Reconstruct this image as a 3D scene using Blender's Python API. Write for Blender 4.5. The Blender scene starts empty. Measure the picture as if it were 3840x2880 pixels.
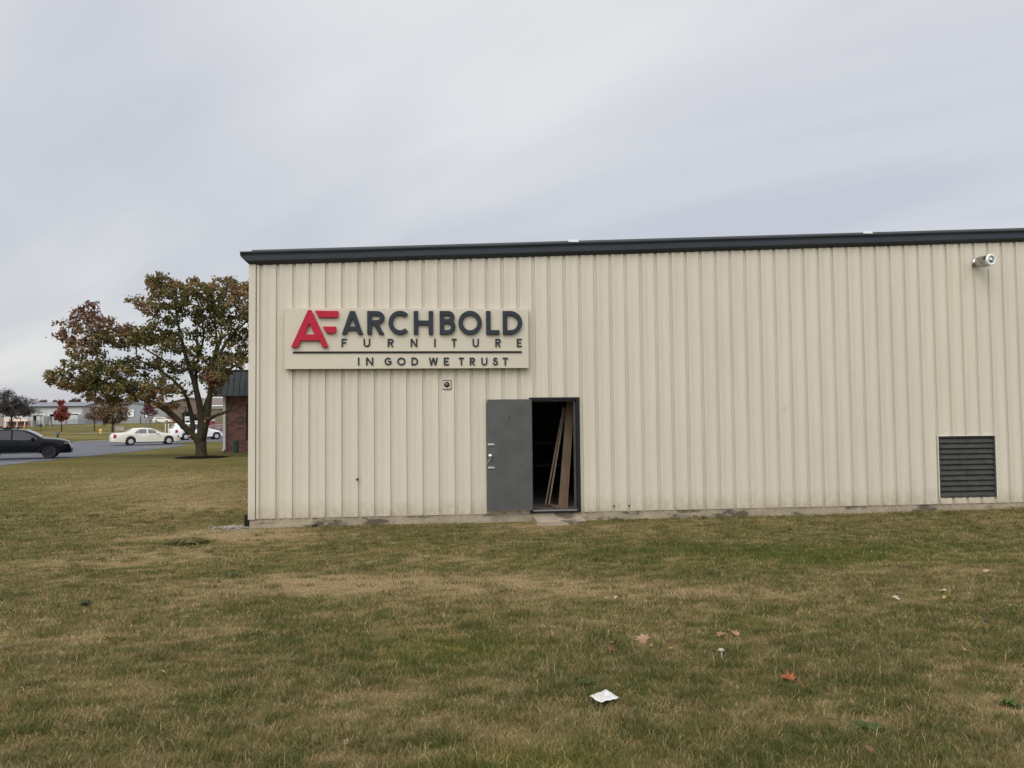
import bpy, math, random
import numpy as np
from mathutils import Vector, Matrix
from mathutils.geometry import tessellate_polygon
random.seed(7)
RNG = np.random.default_rng(11)
S = bpy.context.scene
COL = S.collection
R = math.radians

# ------------------------------------------------------------------ camera
F, PITCH, ROLL, EYE = 2884.0, 0.0411025, -0.0102893, 2.15
_f = np.array([0, math.cos(PITCH), math.sin(PITCH)])
_r0 = np.array([1., 0, 0]); _u0 = np.cross(_r0, _f)
_r = math.cos(ROLL)*_r0 + math.sin(ROLL)*_u0
_u = -math.sin(ROLL)*_r0 + math.cos(ROLL)*_u0
cd = bpy.data.cameras.new('camera'); cam = bpy.data.objects.new('camera', cd); COL.objects.link(cam)
cam.matrix_world = Matrix(((_r[0], _u[0], -_f[0], 0), (_r[1], _u[1], -_f[1], 0), (_r[2], _u[2], -_f[2], EYE), (0, 0, 0, 1)))
cd.sensor_width = 36; cd.lens = F/3840*36; cd.clip_start = 0.05; cd.clip_end = 6000
S.camera = cam

def ray(u, v): return _f + _r*(u-1920)/F - _u*(v-1440)/F
def at(u, v, Y):
    d = ray(u, v); t = Y/d[1]; return Vector((d[0]*t, Y, EYE + d[2]*t))

# ------------------------------------------------------------------ noise and terrain
def vnoise(x, y, seed=0):
    x = np.asarray(x, float); y = np.asarray(y, float)
    xi = np.floor(x).astype(np.int64); yi = np.floor(y).astype(np.int64)
    fx = x-xi; fy = y-yi; fx = fx*fx*(3-2*fx); fy = fy*fy*(3-2*fy)
    def h(a, b):
        n = (a*374761393 + b*668265263 + seed*974634577) & 0xFFFFFFFF
        n = ((n ^ (n >> 13))*1274126177) & 0xFFFFFFFF
        return ((n ^ (n >> 16)) & 0xFFFF)/65535.0
    return (h(xi, yi)*(1-fx)+h(xi+1, yi)*fx)*(1-fy) + (h(xi, yi+1)*(1-fx)+h(xi+1, yi+1)*fx)*fy
def fbm(x, y, seed=0, oct=4):
    s = 0; a = .5; t = 0
    for o in range(oct):
        s = s + a*vnoise(np.asarray(x)*2**o, np.asarray(y)*2**o, seed+o*17); t += a; a *= .55
    return s/t
def sstep(a, b, x):
    t = np.clip((np.asarray(x, float)-a)/(b-a), 0, 1); return t*t*(3-2*t)
def gz(x, y):
    z = np.interp(y, [-5, 2, 6, 10, 14, 16, 24, 4000], [.42, .40, .30, .18, .105, .095, 0, 0])
    z = z + .012*np.clip(np.asarray(x)-6, 0, 12)*np.clip(1-np.abs(np.asarray(y)-16)/9, 0, 1)
    z = z + 1.05*sstep(-129, -113, x)*sstep(140, 212, y)
    z = z + .022*(fbm(np.asarray(x)*.9, np.asarray(y)*.9, 5, 3)-.5)*sstep(30, 20, y)
    return z
def gzf(x, y): return float(gz(x, y))
def gp(u, v):
    d = ray(u, v); t = 1.0
    lo, hi = 1.0, 400.0
    for _ in range(50):
        m = (lo+hi)/2
        if EYE + d[2]*m > gzf(d[0]*m, d[1]*m): lo = m
        else: hi = m
    return Vector((d[0]*lo, d[1]*lo, EYE+d[2]*lo))

# ------------------------------------------------------------------ materials
MATS = {}
def nodes_of(m):
    m.use_nodes = True; nt = m.node_tree
    return nt, nt.nodes, nt.links, nt.nodes.get('Principled BSDF')
def pm(name, base, rough=.6, metal=0., var=.12, scale=4., bump=0., bscale=40., stretch=(1, 1, 1), spec=.5, attr=None, coat=0., tint2=None):
    if name in MATS: return MATS[name]
    m = bpy.data.materials.new(name); nt, N, L, b = nodes_of(m); MATS[name] = m
    tc = N.new('ShaderNodeTexCoord'); mp = N.new('ShaderNodeMapping'); mp.inputs['Scale'].default_value = stretch
    L.new(tc.outputs['Object'], mp.inputs['Vector'])
    n1 = N.new('ShaderNodeTexNoise'); n1.inputs['Scale'].default_value = scale; n1.inputs['Detail'].default_value = 6; n1.inputs['Roughness'].default_value = .6
    L.new(mp.outputs[0], n1.inputs['Vector'])
    rp = N.new('ShaderNodeValToRGB'); rp.color_ramp.elements[0].position = .3; rp.color_ramp.elements[1].position = .7
    d = tint2 if tint2 else tuple(c*(1-var) for c in base); l = tuple(min(1, c*(1+var)) for c in base)
    rp.color_ramp.elements[0].color = (*d, 1); rp.color_ramp.elements[1].color = (*l, 1)
    L.new(n1.outputs['Fac'], rp.inputs['Fac'])
    src = rp.outputs['Color']
    if attr:
        at_ = N.new('ShaderNodeAttribute'); at_.attribute_name = attr
        mx = N.new('ShaderNodeMix'); mx.data_type = 'RGBA'; mx.blend_type = 'MULTIPLY'; mx.inputs['Factor'].default_value = 1
        L.new(at_.outputs['Color'], mx.inputs['A']); L.new(src, mx.inputs['B']); src = mx.outputs['Result']
    L.new(src, b.inputs['Base Color'])
    b.inputs['Roughness'].default_value = rough; b.inputs['Metallic'].default_value = metal
    b.inputs['Specular IOR Level'].default_value = spec
    if coat: b.inputs['Coat Weight'].default_value = coat; b.inputs['Coat Roughness'].default_value = .06
    if bump:
        n2 = N.new('ShaderNodeTexNoise'); n2.inputs['Scale'].default_value = bscale; n2.inputs['Detail'].default_value = 5
        L.new(mp.outputs[0], n2.inputs['Vector'])
        bp = N.new('ShaderNodeBump'); bp.inputs['Strength'].default_value = bump; bp.inputs['Distance'].default_value = .02
        L.new(n2.outputs['Fac'], bp.inputs['Height']); L.new(bp.outputs[0], b.inputs['Normal'])
    return m

def mat_leaf(name, trans=.25):
    m = bpy.data.materials.new(name); nt, N, L, b = nodes_of(m)
    a = N.new('ShaderNodeAttribute'); a.attribute_name = 'tint'
    L.new(a.outputs['Color'], b.inputs['Base Color']); b.inputs['Roughness'].default_value = .65
    b.inputs['Specular IOR Level'].default_value = .25
    t = N.new('ShaderNodeBsdfTranslucent'); L.new(a.outputs['Color'], t.inputs['Color'])
    mx = N.new('ShaderNodeMixShader'); mx.inputs['Fac'].default_value = trans
    L.new(b.outputs[0], mx.inputs[1]); L.new(t.outputs[0], mx.inputs[2])
    L.new(mx.outputs[0], N['Material Output'].inputs['Surface'])
    return m
M_LEAF = mat_leaf('leaf'); M_GRASS = mat_leaf('grass_blade', .3)

def mat_siding():
    m = bpy.data.materials.new('cream_siding'); nt, N, L, b = nodes_of(m)
    tc = N.new('ShaderNodeTexCoord')
    def noise(scale, st, det=5):
        mp = N.new('ShaderNodeMapping'); mp.inputs['Scale'].default_value = st; L.new(tc.outputs['Object'], mp.inputs['Vector'])
        n = N.new('ShaderNodeTexNoise'); n.inputs['Scale'].default_value = scale; n.inputs['Detail'].default_value = det
        L.new(mp.outputs[0], n.inputs['Vector']); return n.outputs['Fac']
    def ramp(fac, p0, p1, c0, c1):
        r = N.new('ShaderNodeValToRGB'); e = r.color_ramp.elements; e[0].position = p0; e[1].position = p1
        e[0].color = (*c0, 1); e[1].color = (*c1, 1); L.new(fac, r.inputs['Fac']); return r.outputs['Color']
    def mul(a, c):
        x = N.new('ShaderNodeMix'); x.data_type = 'RGBA'; x.blend_type = 'MULTIPLY'; x.inputs['Factor'].default_value = 1
        L.new(a, x.inputs['A']); L.new(c, x.inputs['B']); return x.outputs['Result']
    base = ramp(noise(.6, (1, 1, .5)), .3, .7, (.530, .488, .402), (.560, .513, .420))
    streak = ramp(noise(3., (2.2, 1, .18)), .35, .75, (1.02, 1.02, 1.02), (.955, .948, .935))
    fine = ramp(noise(22., (1, 1, .5), 8), .25, .8, (1.02, 1.02, 1.02), (.965, .96, .95))
    scuff = ramp(noise(2.3, (1.6, 1, .9), 10), .70, .78, (1, 1, 1), (.84, .82, .78))
    # splashed dirt along the foot of the wall
    sp_ = N.new('ShaderNodeSeparateXYZ'); L.new(tc.outputs['Object'], sp_.inputs[0])
    mr = N.new('ShaderNodeMapRange'); mr.inputs['From Min'].default_value = .27; mr.inputs['From Max'].default_value = .75; mr.inputs['To Min'].default_value = .42; mr.inputs['To Max'].default_value = 0; L.new(sp_.outputs['Z'], mr.inputs['Value'])
    ad = N.new('ShaderNodeMath'); ad.operation = 'MULTIPLY'; L.new(mr.outputs[0], ad.inputs[0]); L.new(noise(9., (1, 1, .7), 8), ad.inputs[1])
    dirt = ramp(ad.outputs[0], .06, .26, (1, 1, 1), (.74, .70, .62))
    L.new(mul(mul(mul(mul(base, streak), fine), scuff), dirt), b.inputs['Base Color'])
    b.inputs['Roughness'].default_value = .48; b.inputs['Specular IOR Level'].default_value = .35
    bp = N.new('ShaderNodeBump'); bp.inputs['Strength'].default_value = .35; bp.inputs['Distance'].default_value = .012
    L.new(noise(2.2, (1.5, 1, .22), 3), bp.inputs['Height']); L.new(bp.outputs[0], b.inputs['Normal'])
    return m
def mat_concrete(name, base, stain=True):
    m = bpy.data.materials.new(name); nt, N, L, b = nodes_of(m)
    tc = N.new('ShaderNodeTexCoord')
    def noise(scale, st=(1, 1, 1), det=8):
        mp = N.new('ShaderNodeMapping'); mp.inputs['Scale'].default_value = st; L.new(tc.outputs['Object'], mp.inputs['Vector'])
        n = N.new('ShaderNodeTexNoise'); n.inputs['Scale'].default_value = scale; n.inputs['Detail'].default_value = det; n.inputs['Roughness'].default_value = .65
        L.new(mp.outputs[0], n.inputs['Vector']); return n.outputs['Fac']
    def ramp(fac, p0, p1, c0, c1):
        r = N.new('ShaderNodeValToRGB'); e = r.color_ramp.elements; e[0].position = p0; e[1].position = p1
        e[0].color = (*c0, 1); e[1].color = (*c1, 1); L.new(fac, r.inputs['Fac']); return r.outputs['Color']
    def mul(a, c):
        x = N.new('ShaderNodeMix'); x.data_type = 'RGBA'; x.blend_type = 'MULTIPLY'; x.inputs['Factor'].default_value = 1
        L.new(a, x.inputs['A']); L.new(c, x.inputs['B']); return x.outputs['Result']
    c = ramp(noise(3.), .3, .7, tuple(k*.72 for k in base), tuple(k*1.15 for k in base))
    c = mul(c, ramp(noise(25.), .3, .7, (.8, .8, .8), (1.1, 1.08, 1.05)))
    if stain:
        c = mul(c, ramp(noise(1.4, (1, 1, 2.5), 6), .53, .60, (1, 1, 1), (.34, .33, .33)))
    L.new(c, b.inputs['Base Color']); b.inputs['Roughness'].default_value = .9
    bp = N.new('ShaderNodeBump'); bp.inputs['Strength'].default_value = .5; bp.inputs['Distance'].default_value = .02
    L.new(noise(12.), bp.inputs['Height']); L.new(bp.outputs[0], b.inputs['Normal'])
    return m
def mat_brick():
    m = bpy.data.materials.new('red_brick'); nt, N, L, b = nodes_of(m)
    tc = N.new('ShaderNodeTexCoord'); mp = N.new('ShaderNodeMapping'); L.new(tc.outputs['Object'], mp.inputs['Vector'])
    mp.inputs['Rotation'].default_value = (R(90), 0, 0)
    br = N.new('ShaderNodeTexBrick'); br.inputs['Scale'].default_value = 1.0
    br.inputs['Brick Width'].default_value = .36; br.inputs['Row Height'].default_value = .115
    br.inputs['Mortar Size'].default_value = .007; br.inputs['Bias'].default_value = .0
    br.inputs['Color1'].default_value = (.20, .065, .045, 1); br.inputs['Color2'].default_value = (.075, .035, .03, 1); br.inputs['Mortar'].default_value = (.17, .11, .09, 1)
    L.new(mp.outputs[0], br.inputs['Vector'])
    n = N.new('ShaderNodeTexNoise'); n.inputs['Scale'].default_value = 3; L.new(tc.outputs['Object'], n.inputs['Vector'])
    mx = N.new('ShaderNodeMix'); mx.data_type = 'RGBA'; mx.blend_type = 'OVERLAY'; mx.inputs['Factor'].default_value = .35
    L.new(br.outputs['Color'], mx.inputs['A']); L.new(n.outputs['Color'], mx.inputs['B'])
    hs = N.new('ShaderNodeHueSaturation'); hs.inputs['Saturation'].default_value = .85; L.new(mx.outputs['Result'], hs.inputs['Color'])
    L.new(hs.outputs[0], b.inputs['Base Color']); b.inputs['Roughness'].default_value = .85
    return m
def mat_ground():
    m = bpy.data.materials.new('lawn_soil'); nt, N, L, b = nodes_of(m)
    a = N.new('ShaderNodeAttribute'); a.attribute_name = 'tint'
    tc = N.new('ShaderNodeTexCoord')
    def noise(scale, det, st=(1, 1, 1)):
        mp = N.new('ShaderNodeMapping'); mp.inputs['Scale'].default_value = st; L.new(tc.outputs['Object'], mp.inputs['Vector'])
        n = N.new('ShaderNodeTexNoise'); n.inputs['Scale'].default_value = scale; n.inputs['Detail'].default_value = det; n.inputs['Roughness'].default_value = .7
        L.new(mp.outputs[0], n.inputs['Vector']); return n.outputs['Fac']
    def ramp(fac, p0, p1, c0, c1):
        r = N.new('ShaderNodeValToRGB'); e = r.color_ramp.elements; e[0].position = p0; e[1].position = p1
        e[0].color = (*c0, 1); e[1].color = (*c1, 1); L.new(fac, r.inputs['Fac']); return r.outputs['Color']
    def mul(x0, c):
        x = N.new('ShaderNodeMix'); x.data_type = 'RGBA'; x.blend_type = 'MULTIPLY'; x.inputs['Factor'].default_value = 1
        L.new(x0, x.inputs['A']); L.new(c, x.inputs['B']); return x.outputs['Result']
    c = mul(a.outputs['Color'], ramp(noise(28, 8), .28, .72, (.62, .66, .6), (1.3, 1.25, 1.25)))
    c = mul(c, ramp(noise(4.5, 6), .3, .7, (.82, .88, .8), (1.15, 1.1, 1.12)))
    L.new(c, b.inputs['Base Color']); b.inputs['Roughness'].default_value = 1; b.inputs['Specular IOR Level'].default_value = .05
    bp = N.new('ShaderNodeBump'); bp.inputs['Strength'].default_value = .9; bp.inputs['Distance'].default_value = .05
    L.new(noise(20, 8), bp.inputs['Height']); L.new(bp.outputs[0], b.inputs['Normal'])
    return m

M_SIDING = mat_siding()
M_CONC = mat_concrete('foundation_concrete', (.34, .285, .205))
M_CURB = mat_concrete('pale_concrete', (.42, .40, .36), False)
M_BRICK = mat_brick()
M_GROUND = mat_ground()
M_TRIM = pm('charcoal_trim', (.030, .036, .046), .45, spec=.3, var=.12, scale=2, stretch=(.3, 1, 1))
M_TRIM2 = pm('roof_edge_metal', (.075, .080, .075), .5)
M_DOOR = pm('grey_door_paint', (.080, .080, .077), .5, spec=.25, var=.2, scale=2.2, bump=.05)
M_BLACK = pm('black_paint', (.010, .011, .013), .5, spec=.25)
M_STEEL = pm('chrome', (.82, .82, .80), .34, 1., var=.05)
M_ALU = pm('aluminium', (.45, .45, .44), .35, 1., var=.1)
M_LOUV = pm('louver_grey', (.046, .046, .043), .65, spec=.2, var=.25, scale=6)
M_SIGN = pm('sign_panel', (.52, .475, .375), .5, var=.03, scale=1.2)
M_RED = pm('sign_red', (.40, .018, .040), .5, var=.05, spec=.15)
M_LET = pm('sign_charcoal', (.030, .037, .045), .55, var=.06, spec=.15)
M_WHITE = pm('white_paint', (.75, .75, .73), .5, var=.05)
M_WOOD = pm('raw_wood', (.175, .125, .085), .7, var=.22, scale=3, stretch=(6, 6, .6))
M_WOOD2 = pm('orange_wood', (.22, .115, .065), .7, var=.2, scale=3, stretch=(6, 6, .6))
M_BARK = pm('bark', (.046, .038, .023), .95, spec=.1, var=.4, scale=9, bump=.7, bscale=14, stretch=(1, 1, .3))
M_ASPH = pm('asphalt', (.085, .088, .105), .85, var=.18, scale=1.2, bump=.2, bscale=60)
M_GLASS = pm('dark_glass', (.018, .019, .021), .08, var=0, spec=.5)
M_GLASS2 = pm('grey_glass', (.075, .088, .088), .06, var=.3, scale=2, spec=.8)
M_TYRE = pm('tyre_rubber', (.015, .015, .016), .8)
M_RIM = pm('alloy', (.60, .60, .59), .45, .35, var=.05)
M_RIMB = pm('black_alloy', (.03, .03, .032), .35, .6, var=.05)
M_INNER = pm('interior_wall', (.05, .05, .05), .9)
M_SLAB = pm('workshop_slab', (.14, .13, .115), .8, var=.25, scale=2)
M_ROOF = pm('grey_roof', (.17, .175, .19), .6, var=.1)
M_MULCH = pm('mulch', (.009, .008, .007), 1, spec=.03, var=.4, scale=20, bump=1, bscale=40)

# ------------------------------------------------------------------ mesh builder and object helpers
class MB:
    def __init__(s): s.v = []; s.f = []
    def add(s, vs, fs):
        o = len(s.v); s.v += [tuple(p) for p in vs]; s.f += [tuple(o+i for i in f) for f in fs]
    def box(s, x0, x1, y0, y1, z0, z1, M=None):
        vs = [(x0, y0, z0), (x1, y0, z0), (x1, y1, z0), (x0, y1, z0), (x0, y0, z1), (x1, y0, z1), (x1, y1, z1), (x0, y1, z1)]
        if M: vs = [tuple(M @ Vector(p)) for p in vs]
        s.add(vs, [(0, 3, 2, 1), (4, 5, 6, 7), (0, 1, 5, 4), (1, 2, 6, 5), (2, 3, 7, 6), (3, 0, 4, 7)]); return s
    def tube(s, pts, rad, n=8, cap=True):
        pts = [Vector(p) for p in pts]; rr = rad if isinstance(rad, (list, tuple)) else [rad]*len(pts)
        rings = []
        for i, p in enumerate(pts):
            d = (pts[min(i+1, len(pts)-1)]-pts[max(i-1, 0)]).normalized()
            a = d.orthogonal().normalized() if i == 0 else (a - d*a.dot(d)).normalized()
            b = d.cross(a)
            rings.append([p+(a*math.cos(2*math.pi*k/n)+b*math.sin(2*math.pi*k/n))*rr[i] for k in range(n)])
        vs = [q for r in rings for q in r]; fs = []
        for i in range(len(pts)-1):
            for k in range(n):
                k2 = (k+1) % n; fs.append((i*n+k, i*n+k2, (i+1)*n+k2, (i+1)*n+k))
        if cap: fs += [tuple(reversed(range(n))), tuple(range((len(pts)-1)*n, len(pts)*n))]
        s.add(vs, fs); return s
    def lathe(s, prof, n=20, M=None):      # prof: (radius, height) about z
        vs = []; fs = []
        for r, z in prof:
            for k in range(n): vs.append(Vector((r*math.cos(2*math.pi*k/n), r*math.sin(2*math.pi*k/n), z)))
        for i in range(len(prof)-1):
            for k in range(n):
                k2 = (k+1) % n; fs.append((i*n+k, i*n+k2, (i+1)*n+k2, (i+1)*n+k))
        fs += [tuple(reversed(range(n))), tuple(range((len(prof)-1)*n, len(prof)*n))]
        if M: vs = [M @ p for p in vs]
        s.add(vs, fs); return s
    def prism(s, poly, axis, a0, a1):       # polygon in the two other axes, extruded
        n = len(poly)
        def mk(p, a): return {'x': (a, p[0], p[1]), 'y': (p[0], a, p[1]), 'z': (p[0], p[1], a)}[axis]
        vs = [mk(p, a0) for p in poly]+[mk(p, a1) for p in poly]
        fs = [tuple(range(n)), tuple(range(2*n-1, n-1, -1))]+[(i, i+n, (i+1) % n+n, (i+1) % n) for i in range(n)]
        s.add(vs, fs); return s
    def build(s, name, mat, parent=None, smooth=False, fix=True):
        me = bpy.data.meshes.new(name); me.from_pydata(s.v, [], s.f)
        if fix:
            import bmesh
            bm = bmesh.new(); bm.from_mesh(me); bmesh.ops.recalc_face_normals(bm, faces=bm.faces); bm.to_mesh(me); bm.free()
        if smooth: me.polygons.foreach_set('use_smooth', [True]*len(me.polygons))
        return obj(name, me, mat, parent)
def obj(name, me, mat, parent=None):
    me.materials.append(mat); o = bpy.data.objects.new(name, me); COL.objects.link(o)
    if parent: o.parent = parent
    return o
def tag(o, label, cat, group=None):
    o['label'] = label; o['category'] = cat
    if group: o['group'] = group
    return o
def thing(name, label, cat, loc=(0, 0, 0), rz=0., group=None):
    o = bpy.data.objects.new(name, None); COL.objects.link(o); o.location = loc; o.rotation_euler = (0, 0, rz)
    o.empty_display_size = .3
    return tag(o, label, cat, group)
def kind(o, k): o['kind'] = k; return o
def copy_tree(o, parent=None):
    c = o.copy(); COL.objects.link(c)
    if parent: c.parent = parent
    for ch in o.children: copy_tree(ch, c)
    return c
def np_mesh(name, verts, faces_idx, nper, mat, parent=None, tint=None, smooth=False):
    """verts (n,3); faces_idx flat array with nper verts per face; tint per face"""
    me = bpy.data.meshes.new(name); nv = len(verts); nf = len(faces_idx)//nper
    me.vertices.add(nv); me.vertices.foreach_set('co', np.ascontiguousarray(verts, np.float32).ravel())
    me.loops.add(nf*nper); me.loops.foreach_set('vertex_index', np.ascontiguousarray(faces_idx, np.int32))
    me.polygons.add(nf); me.polygons.foreach_set('loop_start', np.arange(0, nf*nper, nper, dtype=np.int32))
    me.polygons.foreach_set('loop_total', np.full(nf, nper, np.int32))
    if smooth: me.polygons.foreach_set('use_smooth', np.ones(nf, bool))
    me.update(calc_edges=True)
    if tint is not None:
        a = me.attributes.new('tint', 'FLOAT_COLOR', 'FACE')
        a.data.foreach_set('color', np.ascontiguousarray(np.c_[tint, np.ones(len(tint))], np.float32).ravel())
    return obj(name, me, mat, parent)

# ------------------------------------------------------------------ lawn colour (dry and green patches)
BLOBS = []
for u, v, ru, dy, st in [(1350, 2195, 760, .62, .80), (1120, 2165, 420, .35, .25), (700, 1850, 260, 3.2, .22), (2060, 1975, 260, .5, .5), (1500, 2000, 0, 0, 0), (1150, 2185, 350, .5, .25), (2650, 2225, 620, .4, .45), (900, 2008, 300, .9, 1.15), (620, 2085, 350, .8, .5),
                         (760, 1890, 260, 3.0, .40), (300, 2400, 420, .6, .25), (1350, 2640, 300, .35, .16), (3650, 2640, 260, .3, .25), (2500, 1905, 0, 0, 0),
                         (560, 1800, 420, 5., .28), (150, 2120, 280, .7, .22), (3500, 2150, 500, .5, .18), (2000, 2190, 450, .4, .25), (1600, 2090, 260, .4, .25),
                         (700, 2035, 110, .32, -1.1), (3150, 2085, 330, .8, -.30), (1680, 2440, 380, .5, -.25), (600, 2740, 900, .3, -.12), (3080, 2790, 330, .25, -.22),
                         (2600, 2060, 700, .6, -.30), (120, 2080, 120, .8, -.2), (850, 2160, 150, .3, -.4), (3300, 2420, 500, .7, -.12), (2400, 2560, 500, .4, -.1)]:
    if ru == 0: continue
    p = gp(u, v); BLOBS.append((p.x, p.y, ru*p.y/F, dy, st))
def dryness(x, y):
    x = np.asarray(x, float); y = np.asarray(y, float)
    d = .375 + .30*(fbm(x*.42, y*.55, 3, 4)-.5) + .36*(fbm(x*1.5+9, y*1.9, 21, 4)-.5) + .66*(fbm(x*4.2, y*6.5, 41, 3)-.5) + .70*(vnoise(x*9.5, y*15., 43)-.5)*sstep(26, 12, y)
    for bx, by, rx, ry, st in BLOBS:
        d = d + st*np.exp(-(((x-bx)/rx)**2+((y-by)/ry)**2))
    return np.clip(d, 0, 1)
G_STOPS = [0, .25, .45, .65, .85, 1.0]
G_COLS = np.array([1.03, .97, .86])*np.array([(.062, .082, .024), (.102, .112, .036), (.152, .140, .054), (.212, .180, .084), (.280, .226, .124), (.345, .275, .17)])
def grass_col(d):
    return np.stack([np.interp(d, G_STOPS, G_COLS[:, k]) for k in range(3)], -1)

# ------------------------------------------------------------------ ground
def ground():
    def coords(pts):
        out = []
        for a, b, st in pts: out += list(np.arange(a, b, st))
        return np.array(out+[pts[-1][1]])
    xs = coords([(-3000, -400, 400), (-400, -160, 30), (-160, -90, 4), (-90, -16, 2), (-16, 16, .16), (16, 60, 4), (60, 400, 40), (400, 3000, 400)])
    ys = coords([(-600, -20, 60), (-20, 1.5, 2), (1.5, 20, .14), (20, 50, .8), (50, 140, 4), (140, 240, 4), (240, 500, 40), (500, 3500, 400)])
    X, Y = np.meshgrid(xs, ys); Z = gz(X, Y)
    nx, ny = len(xs), len(ys)
    V = np.stack([X.ravel(), Y.ravel(), Z.ravel()], -1)
    i = np.arange(nx-1); j = np.arange(ny-1); I, J = np.meshgrid(i, j); a = (J*nx+I).ravel()
    fi = np.stack([a, a+1, a+1+nx, a+nx], -1).ravel()
    o = np_mesh('ground', V, fi, 4, M_GROUND, smooth=True)
    c = grass_col(np.clip(dryness(V[:, 0], V[:, 1])+.08, 0, 1))*.80
    far = sstep(18, 60, V[:, 1])[:, None]
    fd = np.clip(.44+.12*sstep(75, 45, V[:, 1])+1.0*(fbm(V[:, 0]*.10, V[:, 1]*.22, 77, 4)-.5)+.55*(fbm(V[:, 0]*.5, V[:, 1]*.9, 78, 3)-.5), 0, 1)
    c = c*(1-far) + grass_col(fd)*.76*far
    at_ = o.data.attributes.new('tint', 'FLOAT_COLOR', 'POINT')
    at_.data.foreach_set('color', np.ascontiguousarray(np.c_[c, np.ones(len(c))], np.float32).ravel())
    kind(o, 'structure')
ground()

# ------------------------------------------------------------------ building frame
A = 0.0909001; CX, CY = -4.92955, 14.46714
WM = Matrix.Translation((CX, CY, 0)) @ Matrix.Rotation(A, 4, 'Z'); WI = WM.inverted()
def loc(u, v, off=0.):        # pixel -> wall coordinates (x along wall, z) on the plane `off` in front of the wall
    d = ray(u, v); n = np.array([-math.sin(A), math.cos(A)])
    t = (n @ np.array([CX, CY]) - off)/(n @ d[:2])
    p = WI @ Vector((d[0]*t, d[1]*t, EYE+d[2]*t)); return p.x, p.z
def in_building(x, y, pad=0.):
    dx = x-CX; dy = y-CY; lx = dx*math.cos(A)+dy*math.sin(A); ly = -dx*math.sin(A)+dy*math.cos(A)
    return (lx > -pad) & (ly > -.03-pad), lx, ly

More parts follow.
